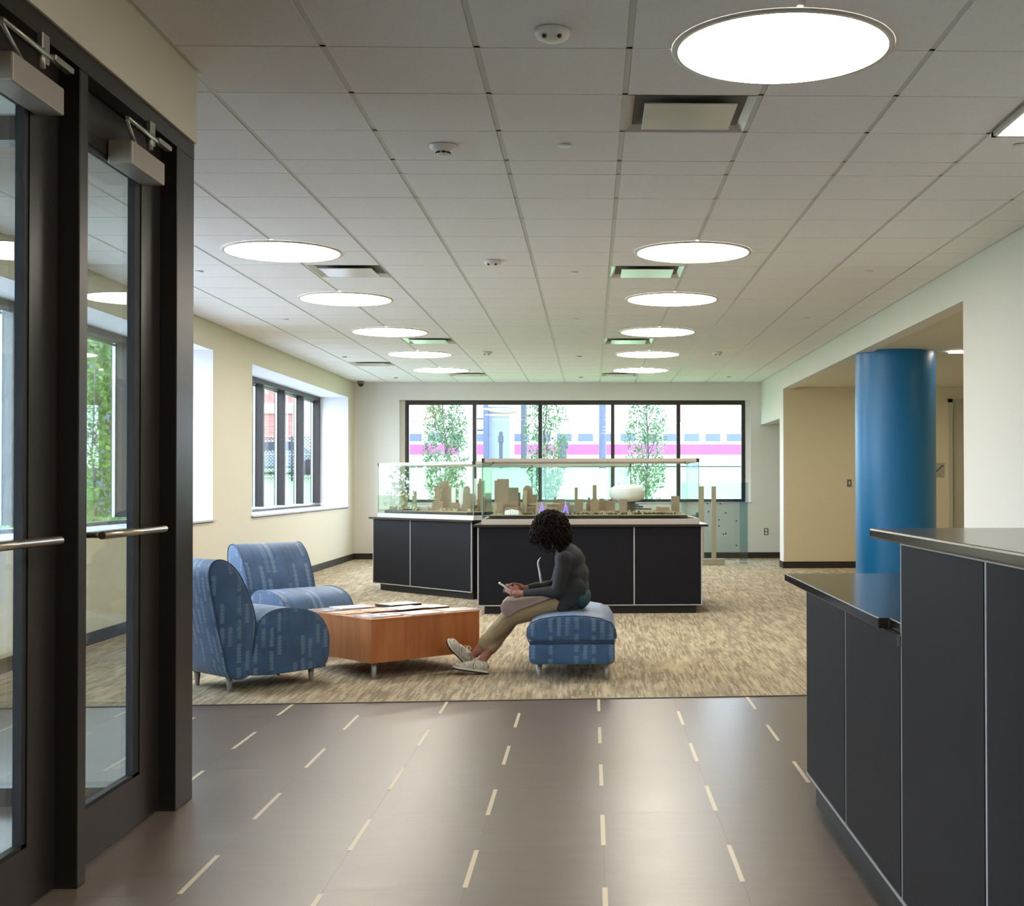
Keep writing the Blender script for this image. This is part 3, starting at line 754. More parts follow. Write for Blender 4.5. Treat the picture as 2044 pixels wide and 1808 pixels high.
# city model A
t = thing('city_model', (0, 13.6, .902), 'pale wooden architectural city model inside the front glass case', 'model')
MB().box(-1.02, 1.02, 12.95, 14.22, .902, .935).box(-1.03, .97, 12.935, 14.2, .935, .99).build('board', M['board'], t)
MB().box(-1.02, .955, 12.945, 14.19, .99, .998).build('ground_sheet', M['model2'], t)
def bld(x, y, w, z1, d=None, m='model', top=None, name='tower', par=None, z0=.998):
    d = d or w*.8; b = MB()
    if top == 'round':
        pr = [(x-w/2, z0), (x+w/2, z0), (x+w/2, z1-w*.45), (x+w*.32, z1-w*.12), (x+w*.12, z1), (x-w*.12, z1), (x-w*.32, z1-w*.12), (x-w/2, z1-w*.45)]
        b.prism(pr, 1, y-d/2, y+d/2)
    elif top == 'step':
        b.box(x-w/2, x+w/2, y-d/2, y+d/2, z0, z1-.06).box(x-w*.32, x+w*.32, y-d*.35, y+d*.35, z1-.06, z1-.03).box(x-w*.2, x+w*.2, y-d*.25, y+d*.25, z1-.03, z1)
    else: b.box(x-w/2, x+w/2, y-d/2, y+d/2, z0, z1)
    return b.build(name, M[m], par)
for a in [(-1.115+.12, 13.7, .045, 1.303), (-1.02, 13.95, .06, 1.346), (-.928, 13.5, .12, 1.361), (-.978, 13.6, .055, 1.287), (-.855, 13.95, .125, 1.269, .1, 'model_g'), (-.78, 13.95, .02, 1.215),
          (-.67, 13.5, .095, 1.292, .09, 'model', 'round'), (-.692, 13.42, .04, 1.24, .03, 'model2'), (-.619, 14.05, .06, 1.192, .05, 'model_g'), (-.396, 14.05, .055, 1.164, .05, 'model_g', 'step'), (-.331, 14.05, .076, 1.142), (-.166, 14.05, .032, 1.268, .03, 'model_g'),
          (-.124, 13.9, .07, 1.143), (-.024, 13.9, .065, 1.159, .05, 'model', 'step'), (.036, 13.92, .042, 1.295, .04), (.036, 13.8, .098, 1.181, .08, 'model', 'step'), (.112, 13.9, .054, 1.148), (.177, 13.9, .076, 1.126), (.236, 13.9, .043, 1.126),
          (.333, 13.4, .08, 1.149, .06), (.868, 13.25, .083, 1.181, .08), (.766, 13.4, .099, 1.064, .07), (.698, 13.4, .037, 1.07, .04), (-.511, 13.22, .113, 1.12, .08, 'model2'), (-.27, 13.2, .1, 1.115, .08),
          (-.172, 13.2, .11, 1.091, .07, 'model_g'), (-.987, 13.2, .036, 1.118, .03, 'model2'), (-.934, 13.2, .06, 1.118, .05), (-.82, 13.15, .13, 1.07, .09), (-.95, 13.1, .05, 1.045, .04, 'model_g'), (-1.0+.01, 13.3, .04, 1.109, .04, 'model2'),
          (-.72, 13.2, .12, 1.08, .08), (-.62, 13.3, .08, 1.075, .07), (-.8, 13.35, .08, 1.13, .05), (-.9, 13.3, .09, 1.11, .06), (-.56, 13.6, .07, 1.12, .06)]:
    a = list(a); bld(a[0], a[1], a[2], a[3], a[4] if len(a) > 4 else None, a[5] if len(a) > 5 else 'model', a[6] if len(a) > 6 else None, par=t)
MB().box(-.655, -.339, 13.42, 13.58, 1.09, 1.105).box(-.64, -.36, 13.44, 13.56, .998, 1.09).build('stadium_hall', M['model2'], t)
b = MB()
for k in range(7):
    b.lathe([(.016, .998), (.016, 1.045-.004*abs(k-3)), (.01, 1.052-.004*abs(k-3)), (0, 1.054-.004*abs(k-3))], (-.86+.019*k, 13.02, 0), 10)
b.build('silo_row', M['model_w'], t)
for k, x in enumerate((-.505, -.262)):
    tw = MB(); yy = 13.1
    for s_ in (-1, 1): tw.tube([(x+s_*.03, yy, .998), (x, yy, 1.105)], .0045, 6)
    for s_ in (-1, 1): tw.tube([(x+s_*.018, yy-.02, .998), (x, yy, 1.10)], .003, 6)
    tw.box(x-.022, x+.022, yy-.003, yy+.003, 1.035, 1.04); tw.tube([(x, yy, 1.10), (x, yy, 1.13)], .003, 6)
    tw.build('bridge_tower', M['violet'], t)
MB().box(-.62, -.1, 13.09, 13.115, 1.005, 1.012).build('bridge_deck', M['model_w'], t)
low_ = MB(); shr = MB()
for k in range(260):
    x = random.uniform(-1.0, .93); y = random.uniform(12.98, 14.1); s_ = random.uniform(.008, .028); h = random.uniform(.008, .03)
    low_.box(x-s_, x+s_, y-s_*.6, y+s_*.6, .998, .998+h)
for k in range(240):
    x = random.uniform(-.7, .9); y = random.uniform(12.97, 13.15); s_ = random.uniform(.006, .014)
    shr.ell((x, y, 1.0+s_*.6), (s_, s_, s_*.9), seg=6, rings=4)
low_.build('low_block', M['model2'], t, kind='stuff'); shr.build('model_shrub', M['model_green'], t, kind='stuff')
for (x, w, z0, z1) in ((.532, .28, 1.025, 1.042), (.482, .20, 1.05, 1.068), (.458, .15, 1.075, 1.09), (.432, .11, 1.095, 1.113)):
    MB().box(x-w/2-.05, x+w/2-.02, 13.9, 14.1, z0, z1).build('stepped_slab', M['slab'], t)
MB().box(.36, .48, 13.92, 14.08, .998, 1.113).build('slab_core', M['model_g'], t)
MB().lathe([(0, 1.113), (.10, 1.113), (.16, 1.135), (.19, 1.17), (.195, 1.22), (.18, 1.26), (.13, 1.288), (.06, 1.296), (0, 1.297)], (.39, 14.0, 0), 32).build('white_drum', M['model_w'], t)  # plain white rounded drum on top of the slabs
# city model B
t = thing('city_model', (-1.7, 15.9, .902), 'pale wooden city model with two lone towers inside the angled left case', 'model')
ang = math.atan2(BU[1], BU[0]); mB = Matrix.Translation((-2.64, 15.91, 0)) @ Matrix.Rotation(ang, 4, 'Z')
MB().box(.07, 1.74, .07, 2.3, .902, .93).xf(mB).build('board', M['board'], t)
MB().box(.06, 1.75, .06, 2.3, .93, .982).xf(mB).build('board', M['board'], t)
MB().box(.07, 1.74, .075, 2.25, .982, .99).xf(mB).build('ground_sheet', M['model2'], t)
for a in [(-2.296, 15.8, .073, 1.228, .06, 'model', 'round'), (-2.17, 15.8, .049, 1.228, .05, 'model_g', 'round'), (-1.864, 15.6, .065, 1.289), (-1.79, 15.75, .088, 1.342), (-1.715, 15.6, .036, 1.295, .04, 'model_g', 'step'), (-1.648, 15.4, .048, 1.265, .05, 'model_w'),
          (-1.54, 15.2, .052, 1.266, .05, 'model_w'), (-1.469, 15.2, .07, 1.283, .07, 'model_g', 'round'), (-1.366, 15.1, .041, 1.371, .05, 'model_w'), (-1.30, 15.05, .063, 1.371, .06, 'model', 'step'), (-1.40, 15.0, .069, 1.196, .06, 'model_g'),
          (-1.83, 15.35, .12, 1.10, .08), (-2.0, 15.45, .1, 1.03, .07, 'model2'), (-1.6, 15.1, .09, 1.09, .07), (-1.45, 14.95, .1, 1.07, .07), (-2.45, 15.95, .09, 1.03, .06, 'model_g'), (-1.25, 14.9, .06, 1.16, .06), (-1.55, 15.5, .08, 1.2, .07),
          (-1.1, 15.3, .08, 1.25, .07), (-1.0, 15.5, .07, 1.2, .07), (-.8, 15.7, .08, 1.17, .07, 'model_g')]:
    a = list(a); bld(a[0], a[1], a[2], a[3], a[4] if len(a) > 4 else None, a[5] if len(a) > 5 else 'model', a[6] if len(a) > 6 else None, par=t, z0=.99)
low_ = MB(); sh = MB()
for k in range(320):
    u = random.uniform(.1, 1.7); v = random.uniform(.1, 1.6); s_ = random.uniform(.01, .03); h = random.uniform(.008, .04+.03*(u > .7)*(v > .3))
    low_.box(u-s_, u+s_, v-s_*.6, v+s_*.6, .99, .99+h)
for k in range(60):
    sh.ell((random.uniform(.35, .75), random.uniform(.1, .3), .996), (.014, .014, .012), seg=6, rings=4)
low_.xf(mB).build('low_block', M['model2'], t, kind='stuff'); sh.xf(mB).build('model_shrub', M['model_green'], t, kind='stuff')

# acrylic display stand right of the islands
t = thing('display_stand', (2.2, 21.0, 0), 'beige two-post stand holding a clear acrylic sheet with dark specks by the back window', 'display stand')
MB().box(1.72, 1.80, 20.46, 20.54, .0, 1.26).build('post', M['stand'], t); MB().box(1.925, 1.995, 20.46, 20.54, .0, 1.26).build('post', M['stand'], t)
MB().box(1.6, 2.13, 20.40, 20.60, .0+.004, .1).bevel(.004, 1).build('foot', M['stand'], t)
MB().box(1.45, 2.52, 20.56, 20.57, .1, 1.32).build('acrylic_sheet', M['acrylic'], t)
for (px, pz) in ((2.07, .98), (2.16, .83), (2.05, .72), (2.05, .62), (2.33, .70), (2.16, .5), (2.12, .49), (2.33, .31), (1.86, .98), (1.88, .85)):
    MB().lathe([(0, 0), (.012, 0), (.012, .006), (0, .006)], (0, 0, 0), 10).xf(Matrix.Translation((px, 20.556, pz)) @ Matrix.Rotation(R(90), 4, 'X')).build('pin', M['gasket'], t)
MB().box(2.40, 2.52, 20.7, 20.712, .004, 1.0).build('acrylic_sheet', M['acrylic'], t)

# ------------------------------------------------------------------ lounge chairs
def rounded_block(prof, w, bev=.03):
    # profile in (u,z); extruded along local y from 0 to w (local x = u)
    b = MB(); b.prism(prof, 1, 0, w); b.bevel(bev, 3, .9); return b
def crv(pts, n=3, closed=True):
    # Catmull-Rom smoothing of a closed outline
    out = []; N = len(pts)
    for i in range(N):
        p0, p1, p2, p3 = (Vector(pts[(i+k-1) % N]) for k in range(4))
        for j in range(n):
            t_ = j/n; out.append(tuple(.5*((2*p1)+(-p0+p2)*t_+(2*p0-5*p1+4*p2-p3)*t_*t_+(-p0+3*p1-3*p2+p3)*t_**3)))
    return out
def make_chair():
    t = thing('lounge_chair', (0, 0, 0), '', 'chair', 'blue armless lounge chairs'); L = dict(local=True); W = .60
    back = [(-.03, .108), (-.075, .27), (-.12, .45), (-.155, .62), (-.175, .74), (-.165, .81), (-.12, .845), (-.05, .83), (.03, .755), (.10, .62), (.14, .50), (.152, .40), (.13, .25), (.105, .108)]
    seat = [(.112, .108), (.14, .25), (.16, .38), (.185, .45), (.25, .495), (.34, .512), (.44, .506), (.54, .486), (.62, .445), (.672, .38), (.698, .29), (.69, .17), (.665, .12), (.62, .105)]
    bo = MB().prism(crv(back), 1, 0, W).bevel(.022, 3, .9).build('backrest', M['fabric'], t, smooth=True, **L)
    so = MB().prism(crv(seat), 1, 0, W).bevel(.022, 3, .9).build('seat', M['fabric'], t, smooth=True, **L)
    for o_, pr in ((bo, back), (so, seat)):
        for yy in (.006, W-.006):
            pts = [(p[0], yy, p[1]) for p in crv(pr)]; pts.append(pts[0])
            MB().tube([Vector((p[0]*1.0, p[1], p[2])) for p in pts], .0045, 6, cap=False).build('welt', M['welt'], o_, **L)
    for (u, v) in ((.02, .1), (.02, W-.1), (.62, .1), (.62, W-.1)):
        MB().lathe([(0, .0), (.011, .0), (.013, .006), (.024, .112), (0, .112)], (u, v, 0), 14).build('leg', M['leg'], t, **L)
    return t
ch1 = make_chair()
# local x = facing, local y = left of facing
def place_chair(o, cx_, cy_, ang_): o.matrix_basis = Matrix.Translation((cx_, cy_, 0)) @ Matrix.Rotation(ang_, 4, 'Z')
ch2 = copy_tree(ch1)
place_chair(ch1, -2.235, 8.105, R(45.5))
ch1['label'] = 'blue dotted armless lounge chair at the left front, seen side-on beside the glass door frame'
# chair 2 faces the table from the far left
place_chair(ch2, -2.735, 10.02, R(-45.0))
ch2['label'] = 'blue dotted armless lounge chair behind the coffee table, turned towards the viewer'

# ottoman bench
t = thing('ottoman', (-.13, 9.2, 0), 'blue dotted upholstered bench ottoman the woman sits on', 'ottoman')
up = [(-.285, .255), (-.302, .30), (-.298, .35), (-.27, .388), (-.21, .412), (-.1, .428), (0, .432), (.1, .428), (.2, .412), (.262, .385), (.29, .34), (.297, .29), (.285, .255)]
lo_ = [(-.27, .108), (-.288, .135), (-.29, .24), (.285, .24), (.288, .135), (.27, .108)]
uo = MB().prism([(p[0]-.13, p[1]) for p in up], 1, 8.58, 9.74).bevel(.035, 3, 1.0).build('top_cushion', M['fabric'], t, smooth=True)
l2 = MB().prism([(p[0]-.13, p[1]) for p in lo_], 1, 8.585, 9.735).bevel(.02, 3, .5).build('base', M['fabric'], t, smooth=True)
MB().box(-.415, .155, 8.60, 9.72, .236, .26).build('gap_band', M['welt'], t)
pts = [(p[0]-.13, 8.592, p[1]) for p in up]; pts.append(pts[0])
MB().tube(pts, .0045, 6, cap=False).build('welt', M['welt'], uo)
for (x, y) in ((-.355, 8.67), (.10, 8.66), (-.355, 9.64), (.10, 9.64)):
    MB().lathe([(0, .0), (.012, .0), (.014, .006), (.024, .112), (0, .112)], (x, y, 0), 14).build('leg', M['leg'], t)

# coffee table
TA = R(42); e1 = Vector((math.cos(TA), math.sin(TA), 0)); e2 = Vector((-math.sin(TA), math.cos(TA), 0)); TC = Vector((-1.468, 8.60, 0)); TS = .90
TM = Matrix.Translation(TC) @ Matrix.Rotation(TA, 4, 'Z')
t = thing('coffee_table', TC, 'square cherry wood block coffee table covered with magazines', 'table', rz=TA); L = dict(local=True)
MB().box(.002, TS-.002, .002, TS-.002, .118, .396).build('body', M['wood'], t, **L)
MB().box(0, TS, 0, TS, .396, .412).bevel(.0015, 1).build('tabletop', M['wood'], t, **L)
for (x, y) in ((.06, .06), (TS-.06, .06), (.06, TS-.06), (TS-.06, TS-.06)):
    MB().lathe([(0, .0), (.011, .0), (.013, .006), (.023, .118), (0, .118)], (x, y, 0), 14).build('leg', M['leg'], t, **L)
# magazines: local position (u along the right edge, v along the left edge), rotation, cover, z base, thickness, label
mg = [(.09, .16, 3, 0, 0, .006, 'violet-grey picture magazine at the near corner of the table'),
      (.40, .13, 2, 1, 0, .006, 'pale magazine along the near right edge of the table'),
      (.73, .14, -3, 5, 0, .004, 'light grey leaflet near the right corner of the table'),
      (.06+.03, .50, 5, 2, 0, .005, 'orange-toned magazine in the middle of the left side'),
      (.30, .44, -4, 2, .0055, .006, 'second orange-toned magazine, under the bluish brochure'),
      (.08, .76, 4, 3, 0, .006, 'brown picture magazine at the far left corner of the table'),
      (.24, .74, -5, 4, .0065, .008, 'bluish-white brochure at the far left side of the table'),
      (.47, .40, 8, 4, .012, .004, 'bluish-white brochure lying over the orange magazine'),
      (.58, .66, 2, 5, 0, .022, 'thick grey book lying at the back of the table'),
      (.66, .42, -2, 1, 0, .010, 'white magazine with a dark spine in the middle of the right side')]
for (u, v, a, cv, dz, th, lab) in mg:
    mm = TM @ Matrix.Translation((u+.07, v+.0, .4125+dz)) @ Matrix.Rotation(R(a), 4, 'Z')
    tt = thing('magazine' if th < .02 else 'book', mm.translation, lab, 'magazine' if th < .02 else 'book', 'magazines on the coffee table')
    MB().box(-.135, .135, -.102, .102, 0, th*.86).xf(mm).build('pages', M['rail_white'] if th < .009 else M['board'], tt)
    co_ = MB().box(-.137, .137, -.104, .104, th*.86, th).xf(mm).build('cover', M['cover'][cv], tt)

# ------------------------------------------------------------------ seated woman
def fuse(mb, name, m, parent, voxel=.006, smooth=4, disp=0, factor=.5):
    o = mb.build(name+'_raw', m); me = o.data
    r = o.modifiers.new('r', 'REMESH'); r.mode = 'VOXEL'; r.voxel_size = voxel; r.use_smooth_shade = True
    s_ = o.modifiers.new('s', 'SMOOTH'); s_.iterations = smooth; s_.factor = factor
    dg = bpy.context.evaluated_depsgraph_get(); ev = o.evaluated_get(dg); nm = bpy.data.meshes.new_from_object(ev)
    if disp:
        for v in nm.vertices:
            q = v.co*9; v.co += v.normal*disp*noise.noise(Vector((q.x, q.y*1.0, q.z*2)))
    bpy.data.objects.remove(o); bpy.data.meshes.remove(me)
    nm.name = name
    if not nm.materials: nm.materials.append(m)
    for p in nm.polygons: p.use_smooth = True
    n_ = bpy.data.objects.new(name, nm); COL.objects.link(n_); n_.parent = parent
    if parent is not None: nm.transform(parent_world(parent).inverted())
    return n_
person = thing('person', (-.1, 9.08, 0), 'woman with dark curly hair in charcoal cardigan and khaki trousers, seated, bent over a phone', 'person')
Hc = Vector((-.287, 9.07, 1.0))       # head centre
Rh = Matrix.Rotation(R(-50), 3, 'Y')   # head pitched down towards -x
# joints
sL, eL, wL = Vector((-.185, 8.95, .785)), Vector((-.235, 8.905, .565)), Vector((-.478, 8.985, .548))
sR, eR, wR = Vector((-.185, 9.23, .785)), Vector((-.26, 9.285, .58)), Vector((-.468, 9.10, .572))
hipL, knL, anL = Vector((-.13, 9.0, .53)), Vector((-.575, 8.985, .382)), Vector((-.815, 8.985, .125))
hipR, knR, anR = Vector((-.13, 9.17, .53)), Vector((-.565, 9.13, .375)), Vector((-.755, 8.93, .095))
b = MB()
b.ell((-.12, 9.085, .54), (.09, .14, .08)); b.ell((-.13, 9.085, .65), (.08, .125, .13)); b.ell((-.15, 9.085, .77), (.085, .14, .10))
b.cap((-.18, 9.08, .83), (-.25, 9.075, .92), .05, .044)
b.ell(Hc, (.088, .074, .108), Rh); b.ell(Hc+Rh @ Vector((-.03, 0, -.05)), (.058, .055, .065), Rh)
b.ell(Hc+Rh @ Vector((-.098, 0, -.018)), (.017, .011, .02), Rh); b.ell(Hc+Rh @ Vector((-.085, 0, -.062)), (.012, .022, .008), Rh); b.ell(Hc+Rh @ Vector((-.072, 0, -.098)), (.022, .022, .018), Rh)
for s_ in (-1, 1): b.ell(Hc+Rh @ Vector((.005, s_*.076, -.01)), (.016, .008, .027), Rh)
for (s1, e_, w_) in ((sL, eL, wL), (sR, eR, wR)): b.cap(s1, e_, .045, .036); b.cap(e_, w_, .036, .023)
for (h_, k_, a_) in ((hipL, knL, anL), (hipR, knR, anR)): b.cap(h_, k_, .082, .052); b.cap(k_, k_.lerp(a_, .35), .05, .05); b.cap(k_.lerp(a_, .35), a_, .05, .03)
# feet inside the shoes
b.cap(anL, (-.86, 8.975, .095), .03, .028); b.cap((-.86, 8.975, .095), (-.955, 8.95, .165), .028, .02)
b.cap(anR, (-.745, 8.905, .05), .03, .03); b.cap((-.745, 8.9, .045), (-.9, 8.87, .05), .028, .02)
def hand(w_, palm, fdir, side, up_, curl):
    """w_ wrist, palm centre, fdir finger direction, side = direction from little finger to index, up_ = back of the hand"""
    fdir, side, up_ = fdir.normalized(), side.normalized(), up_.normalized()
    b.cap(w_, palm, .021, .024)
    for k in (-1, 0, 1): b.cap(palm-fdir*.03+side*k*.016, palm+fdir*.032+side*k*.021, .013, .011, 10)
    for k, ln in ((-1.5, .052), (-.5, .066), (.5, .072), (1.5, .062)):
        p0 = palm+fdir*.035+side*k*.0155; p1 = p0+(fdir*math.cos(curl*.5)-up_*math.sin(curl*.5))*ln*.45
        p2 = p1+(fdir*math.cos(curl)-up_*math.sin(curl))*ln*.32; p3 = p2+(fdir*math.cos(curl*1.6)-up_*math.sin(curl*1.6))*ln*.3
        b.cap(p0, p1, .0085, .0078, 8); b.cap(p1, p2, .0078, .0072, 8); b.cap(p2, p3, .0072, .006, 8)
    q0 = palm-fdir*.02+side*.022; q1 = q0+(side*.7+fdir*.7)*.03-up_*.004; q2 = q1+(fdir*.9+side*.1-up_*.15).normalized()*.028
    b.cap(q0, q1, .012, .0095, 8); b.cap(q1, q2, .0095, .0075, 8)
ph_c = Vector((-.585, 9.045, .578)); ph_ax = Vector((-.84, 0, .54)).normalized()
# near (left) hand cradles the phone from below, far (right) hand taps from above
hand(wL, Vector((-.53, 9.01, .548)), Vector((-.80, .18, .42)), Vector((.30, .15, .9)), Vector((.25, -.95, -.1)), 1.0)
hand(wR, Vector((-.525, 9.105, .588)), Vector((-.9, -.25, .10)), Vector((-.2, -.75, .55)), Vector((.3, .3, .9)), .9)
body = fuse(b, 'body', M['skin'], person, .0055, 3)
for s_ in (-1, 1): MB().ell(Hc+Rh @ Vector((-.078, s_*.03, .005)), (.009, .011, .008), Rh, 10, 8).build('eye', M['model_w'], person)
# cardigan
b = MB()
b.ell((-.128, 9.085, .59), (.112, .165, .12)); b.ell((-.130, 9.085, .67), (.112, .155, .13)); b.ell((-.152, 9.085, .775), (.108, .165, .105)); b.ell((-.165, 9.085, .82), (.085, .13, .075))
b.cap((-.18, 9.08, .84), (-.21, 9.078, .88), .066, .058)
for (s1, e_, w_) in ((sL, eL, wL), (sR, eR, wR)):
    b.ell(s1, (.062, .06, .064)); b.cap(s1, e_, .057, .046); b.cap(e_, e_.lerp(w_, .9), .045, .032)
b.ell((-.165, 8.935, .515), (.085, .036, .075)); b.ell((-.12, 8.945, .57), (.085, .036, .09)); b.ell((-.195, 8.925, .455), (.045, .028, .05))
b.prism([(-.26, .53), (-.22, .45), (-.10, .47), (-.04, .51), (-.05, .60), (-.22, .62)], 1, 9.22, 9.26)
fuse(b, 'cardigan', M['sweater'], person, .0065, 12, disp=.006)
b = MB(); b.ell((-.07, 9.085, .52), (.068, .17, .08)); b.ell((-.07, 9.0, .50), (.05, .10, .062)); fuse(b, 'shirt_tail', M['teal'], person, .008, 3)
b = MB()
b.ell((-.14, 9.085, .52), (.10, .160, .086))
for (h_, k_, a_) in ((hipL, knL, anL), (hipR, knR, anR)):
    b.cap(h_+Vector((0, 0, -.008)), k_, .091, .066); b.cap(k_, k_.lerp(a_, .72), .066, .05)
fuse(b, 'trousers', M['khaki'], person, .007, 4, disp=.006)
# shoes
def shoe(heel, toe, upv, nm):
    ax = (toe-heel).normalized(); upv = (upv-ax*upv.dot(ax)).normalized(); sd = ax.cross(upv); Lf = .245
    m = Matrix((ax, sd, upv)).transposed().to_4x4(); m.translation = heel
    b = MB()
    b.ell((.045, 0, .042), (.045, .034, .036)); b.ell((.11, 0, .036), (.075, .036, .034)); b.ell((.185, 0, .026), (.06, .043, .024)); b.cap((.05, 0, .05), (.085, 0, .055), .028, .028)
    b.xf(m); up_ = fuse(b, 'shoe', M['shoe'], person, .005, 3)
    so = [(-.002, -.022), (.01, -.033), (.06, -.034), (.12, -.036), (.18, -.045), (.225, -.036), (.247, -.012), (.247, .014), (.225, .036), (.18, .042), (.12, .034), (.06, .032), (.01, .03), (-.002, .022)]
    MB().prism(so, 2, -.004, .006).xf(m).build('outsole', M['sole'], up_)
    MB().prism([(x*1.0+.001, y*.98) for x, y in so], 2, .006, .018).xf(m).build('foxing_band', M['lace'], up_)
    lc = MB()
    for k in range(5):
        x = .10+.018*k; lc.tube([(x, -.025, .062-.0045*k-.006), (x+.006, 0, .0735-.006*k), (x+.014, .025, .060-.0045*k-.006)], .0028, 6)
    for s_ in (-1, 1):
        lc.tube([(.10, 0, .072), (.088, s_*.02, .092), (.105, s_*.036, .085), (.112, s_*.022, .07), (.10, 0, .072)], .003, 6)
        lc.tube([(.10, 0, .072), (.115, s_*.03, .075), (.12, s_*.045, .055)], .0025, 6)
    lc.xf(m).build('laces', M['lace'], up_)
shoe(Vector((-.865, 9.0, .055)), Vector((-.99, 8.90, .22)), Vector((.55, -.45, .72)), 'a')
shoe(Vector((-.715, 8.90, .006)), Vector((-.955, 8.86, .05)), Vector((.15, 0, 1)), 'b')
# hair: cap plus curly locks
b = MB()
b.ell(Hc+Vector((.008, 0, .018)), (.108, .098, .108)); b.ell(Hc+Vector((.03, 0, -.045)), (.085, .096, .08)); b.ell(Hc+Rh @ Vector((.0, -.058, -.06)), (.06, .034, .07), Rh); b.ell(Hc+Rh @ Vector((.0, .058, -.06)), (.06, .034, .07), Rh)
hr = fuse(b, 'hair', M['hair'], person, .008, 3, disp=.02)
b = MB()
fd = Rh @ Vector((-1, 0, -.12)); fd.normalize()
n = 0
while n < 850:
    d = Vector((random.gauss(0, 1), random.gauss(0, 1), random.gauss(0, 1))).normalized()
    if d.dot(fd) > .68: continue
    if d.z < -.7: continue
    st = Hc+Vector((d.x*.096, d.y*.088, d.z*.1+.012)); pts = []; ph = random.uniform(0, 6.28); ln = random.uniform(.05, .115)
    side = d.cross(Vector((0, 0, 1))); side = side.normalized() if side.length > .1 else Vector((1, 0, 0))
    for j in range(10):
        s_ = j/9; out = .012+.024*math.sin(s_*math.pi*.6); drop = ln*s_**1.3*(1 if d.z < .5 else .7)
        p = st+d*out+Vector((d.x, d.y, 0))*.012*s_ + Vector((0, 0, -drop))
        cr = .006+.005*s_; p += side*math.cos(ph+s_*14)*cr+d*math.sin(ph+s_*14)*cr
        pts.append(p)
    r0 = random.uniform(.0035, .0065); b.tube(pts, [r0*(.7+.5*math.sin(math.pi*min(1, .15+k/10))) for k in range(10)], 4); n += 1
b.build('hair_curls', M['hair'], person, kind='stuff')
MB().tube([(-.355, 9.0, .80), (-.372, 9.0, .775), (-.374, 9.0, .75), (-.362, 9.0, .69), (-.352, 9.0, .62)], [.003, .006, .006, .007, .008], 8).build('lanyard', M['rail_white'], person)
# items held or on the lap
t = thing('phone', ph_c, 'white smartphone held in the woman\'s hands', 'phone')
nx = ph_ax.cross(Vector((0, 1, 0))).normalized(); pm = Matrix((ph_ax, Vector((0, 1, 0)), nx*-1)).transposed().to_4x4()
if pm.determinant() < 0: pm = Matrix((ph_ax, Vector((0, -1, 0)), nx*-1)).transposed().to_4x4()
pm.translation = ph_c+ph_ax*.015
MB().box(-.065, .065, -.032, .032, -.004, .004).bevel(.003, 2).xf(pm).build('phone_body', M['phone'], t)
MB().box(-.055, .055, -.029, .029, .0041, .0046).xf(pm).build('screen', M['phone_screen'], t)
b = MB()
pr = [(-.632, .47), (-.60, .508), (-.545, .512), (-.42, .53), (-.30, .545), (-.275, .525), (-.33, .50), (-.42, .465), (-.52, .425), (-.585, .385), (-.61, .41)]
b.prism(pr, 1, 8.905, 9.22)
coat = fuse(b, 'folded_jacket', M['coat'], None, .006, 2, disp=.010)
tag(coat, 'taupe folded jacket lying across the woman\'s lap under her hands', 'jacket')

# ------------------------------------------------------------------ outside
gb = MB()
prof = [(22.65, -.05), (30, .05), (38, .55), (48, 1.25), (58, 1.95), (66, 2.1), (200, 2.2)]
for (a, za), (c, zc) in zip(prof, prof[1:]):
    v = [gb.bm.verts.new(p) for p in ((-80, a, za), (60, a, za), (60, c, zc), (-80, c, zc))]; gb.bm.faces.new(v)
v = [gb.bm.verts.new(p) for p in ((-80, -20, -.05), (-16, -20, -.05), (-16, 22.65, -.05), (-80, 22.65, -.05))]; gb.bm.faces.new(v)
MB().box(-16, -4.75, -20, 22.65, -.15, -.05).build('ground', M['bounce_ground'], **S)  # unseen ground, made neutral to keep green bounce light off the window reveals
tag(gb.build('grass_bank', M['grass'], kind='stuff'), 'sloping lawn outside the windows', 'grass')
def tree(x, y, z0, h, cw, zlo, nleaf, lab, m='leaf', ls=.05, cone=False, branchy=True):
    t = thing('young_tree', (x, y, z0), lab, 'tree', 'young trees outside')
    rd = random.Random(int(abs(x)*100)+3)
    tr = MB().tube([(x+rd.uniform(-.02, .02)*k, y, z0+h*k/6) for k in range(7)], [.035-.0045*k for k in range(7)], 8)
    for k in range(22 if branchy else 6):
        zz = z0+h*rd.uniform(.15, .85); a = rd.uniform(0, 6.28); ln = cw*.5*rd.uniform(.5, 1)
        tr.tube([(x, y, zz), (x+math.cos(a)*ln*.5, y+math.sin(a)*ln*.5, zz+ln*.8), (x+math.cos(a)*ln*.8, y+math.sin(a)*ln*.8, zz+ln*1.7)], [.012, .008, .004], 5)
    tr.build('trunk', M['bark'], t)
    lf = MB()
    for k in range(nleaf):
        s_ = rd.random(); zz = zlo+(z0+h-zlo)*s_; rr = cw*.5*(math.sin(math.pi*min(1, .12+s_*.86))**.6 if not cone else (1-s_)**.75+.04)
        # clumped
        a = rd.uniform(0, 6.28); q = rr*math.sqrt(rd.uniform(.05, 1)); nz = noise.noise(Vector((math.cos(a)*2+x, math.sin(a)*2, zz*3.2)))
        if nz < -.16: continue
        c = Vector((x+math.cos(a)*q, y+math.sin(a)*q, zz)); u = Vector((rd.gauss(0, 1), rd.gauss(0, 1), rd.gauss(0, 1))).normalized(); w_ = u.orthogonal().normalized()
        s2 = ls*rd.uniform(.6, 1.2); vs = [lf.bm.verts.new(c+p) for p in (u*s2, w_*s2*.45, -u*s2, -w_*s2*.45)]; lf.bm.faces.new(vs)
    lf.build('foliage', M[m], t, kind='stuff')
tree(-3.1, 27.3, 0, 3.9, 1.0, .55, 5600, 'leafy young tree outside, left in the back window')
tree(-.95, 27.0, 0, 4.1, .95, 1.0, 4200, 'thin young tree outside, in the middle of the back window')
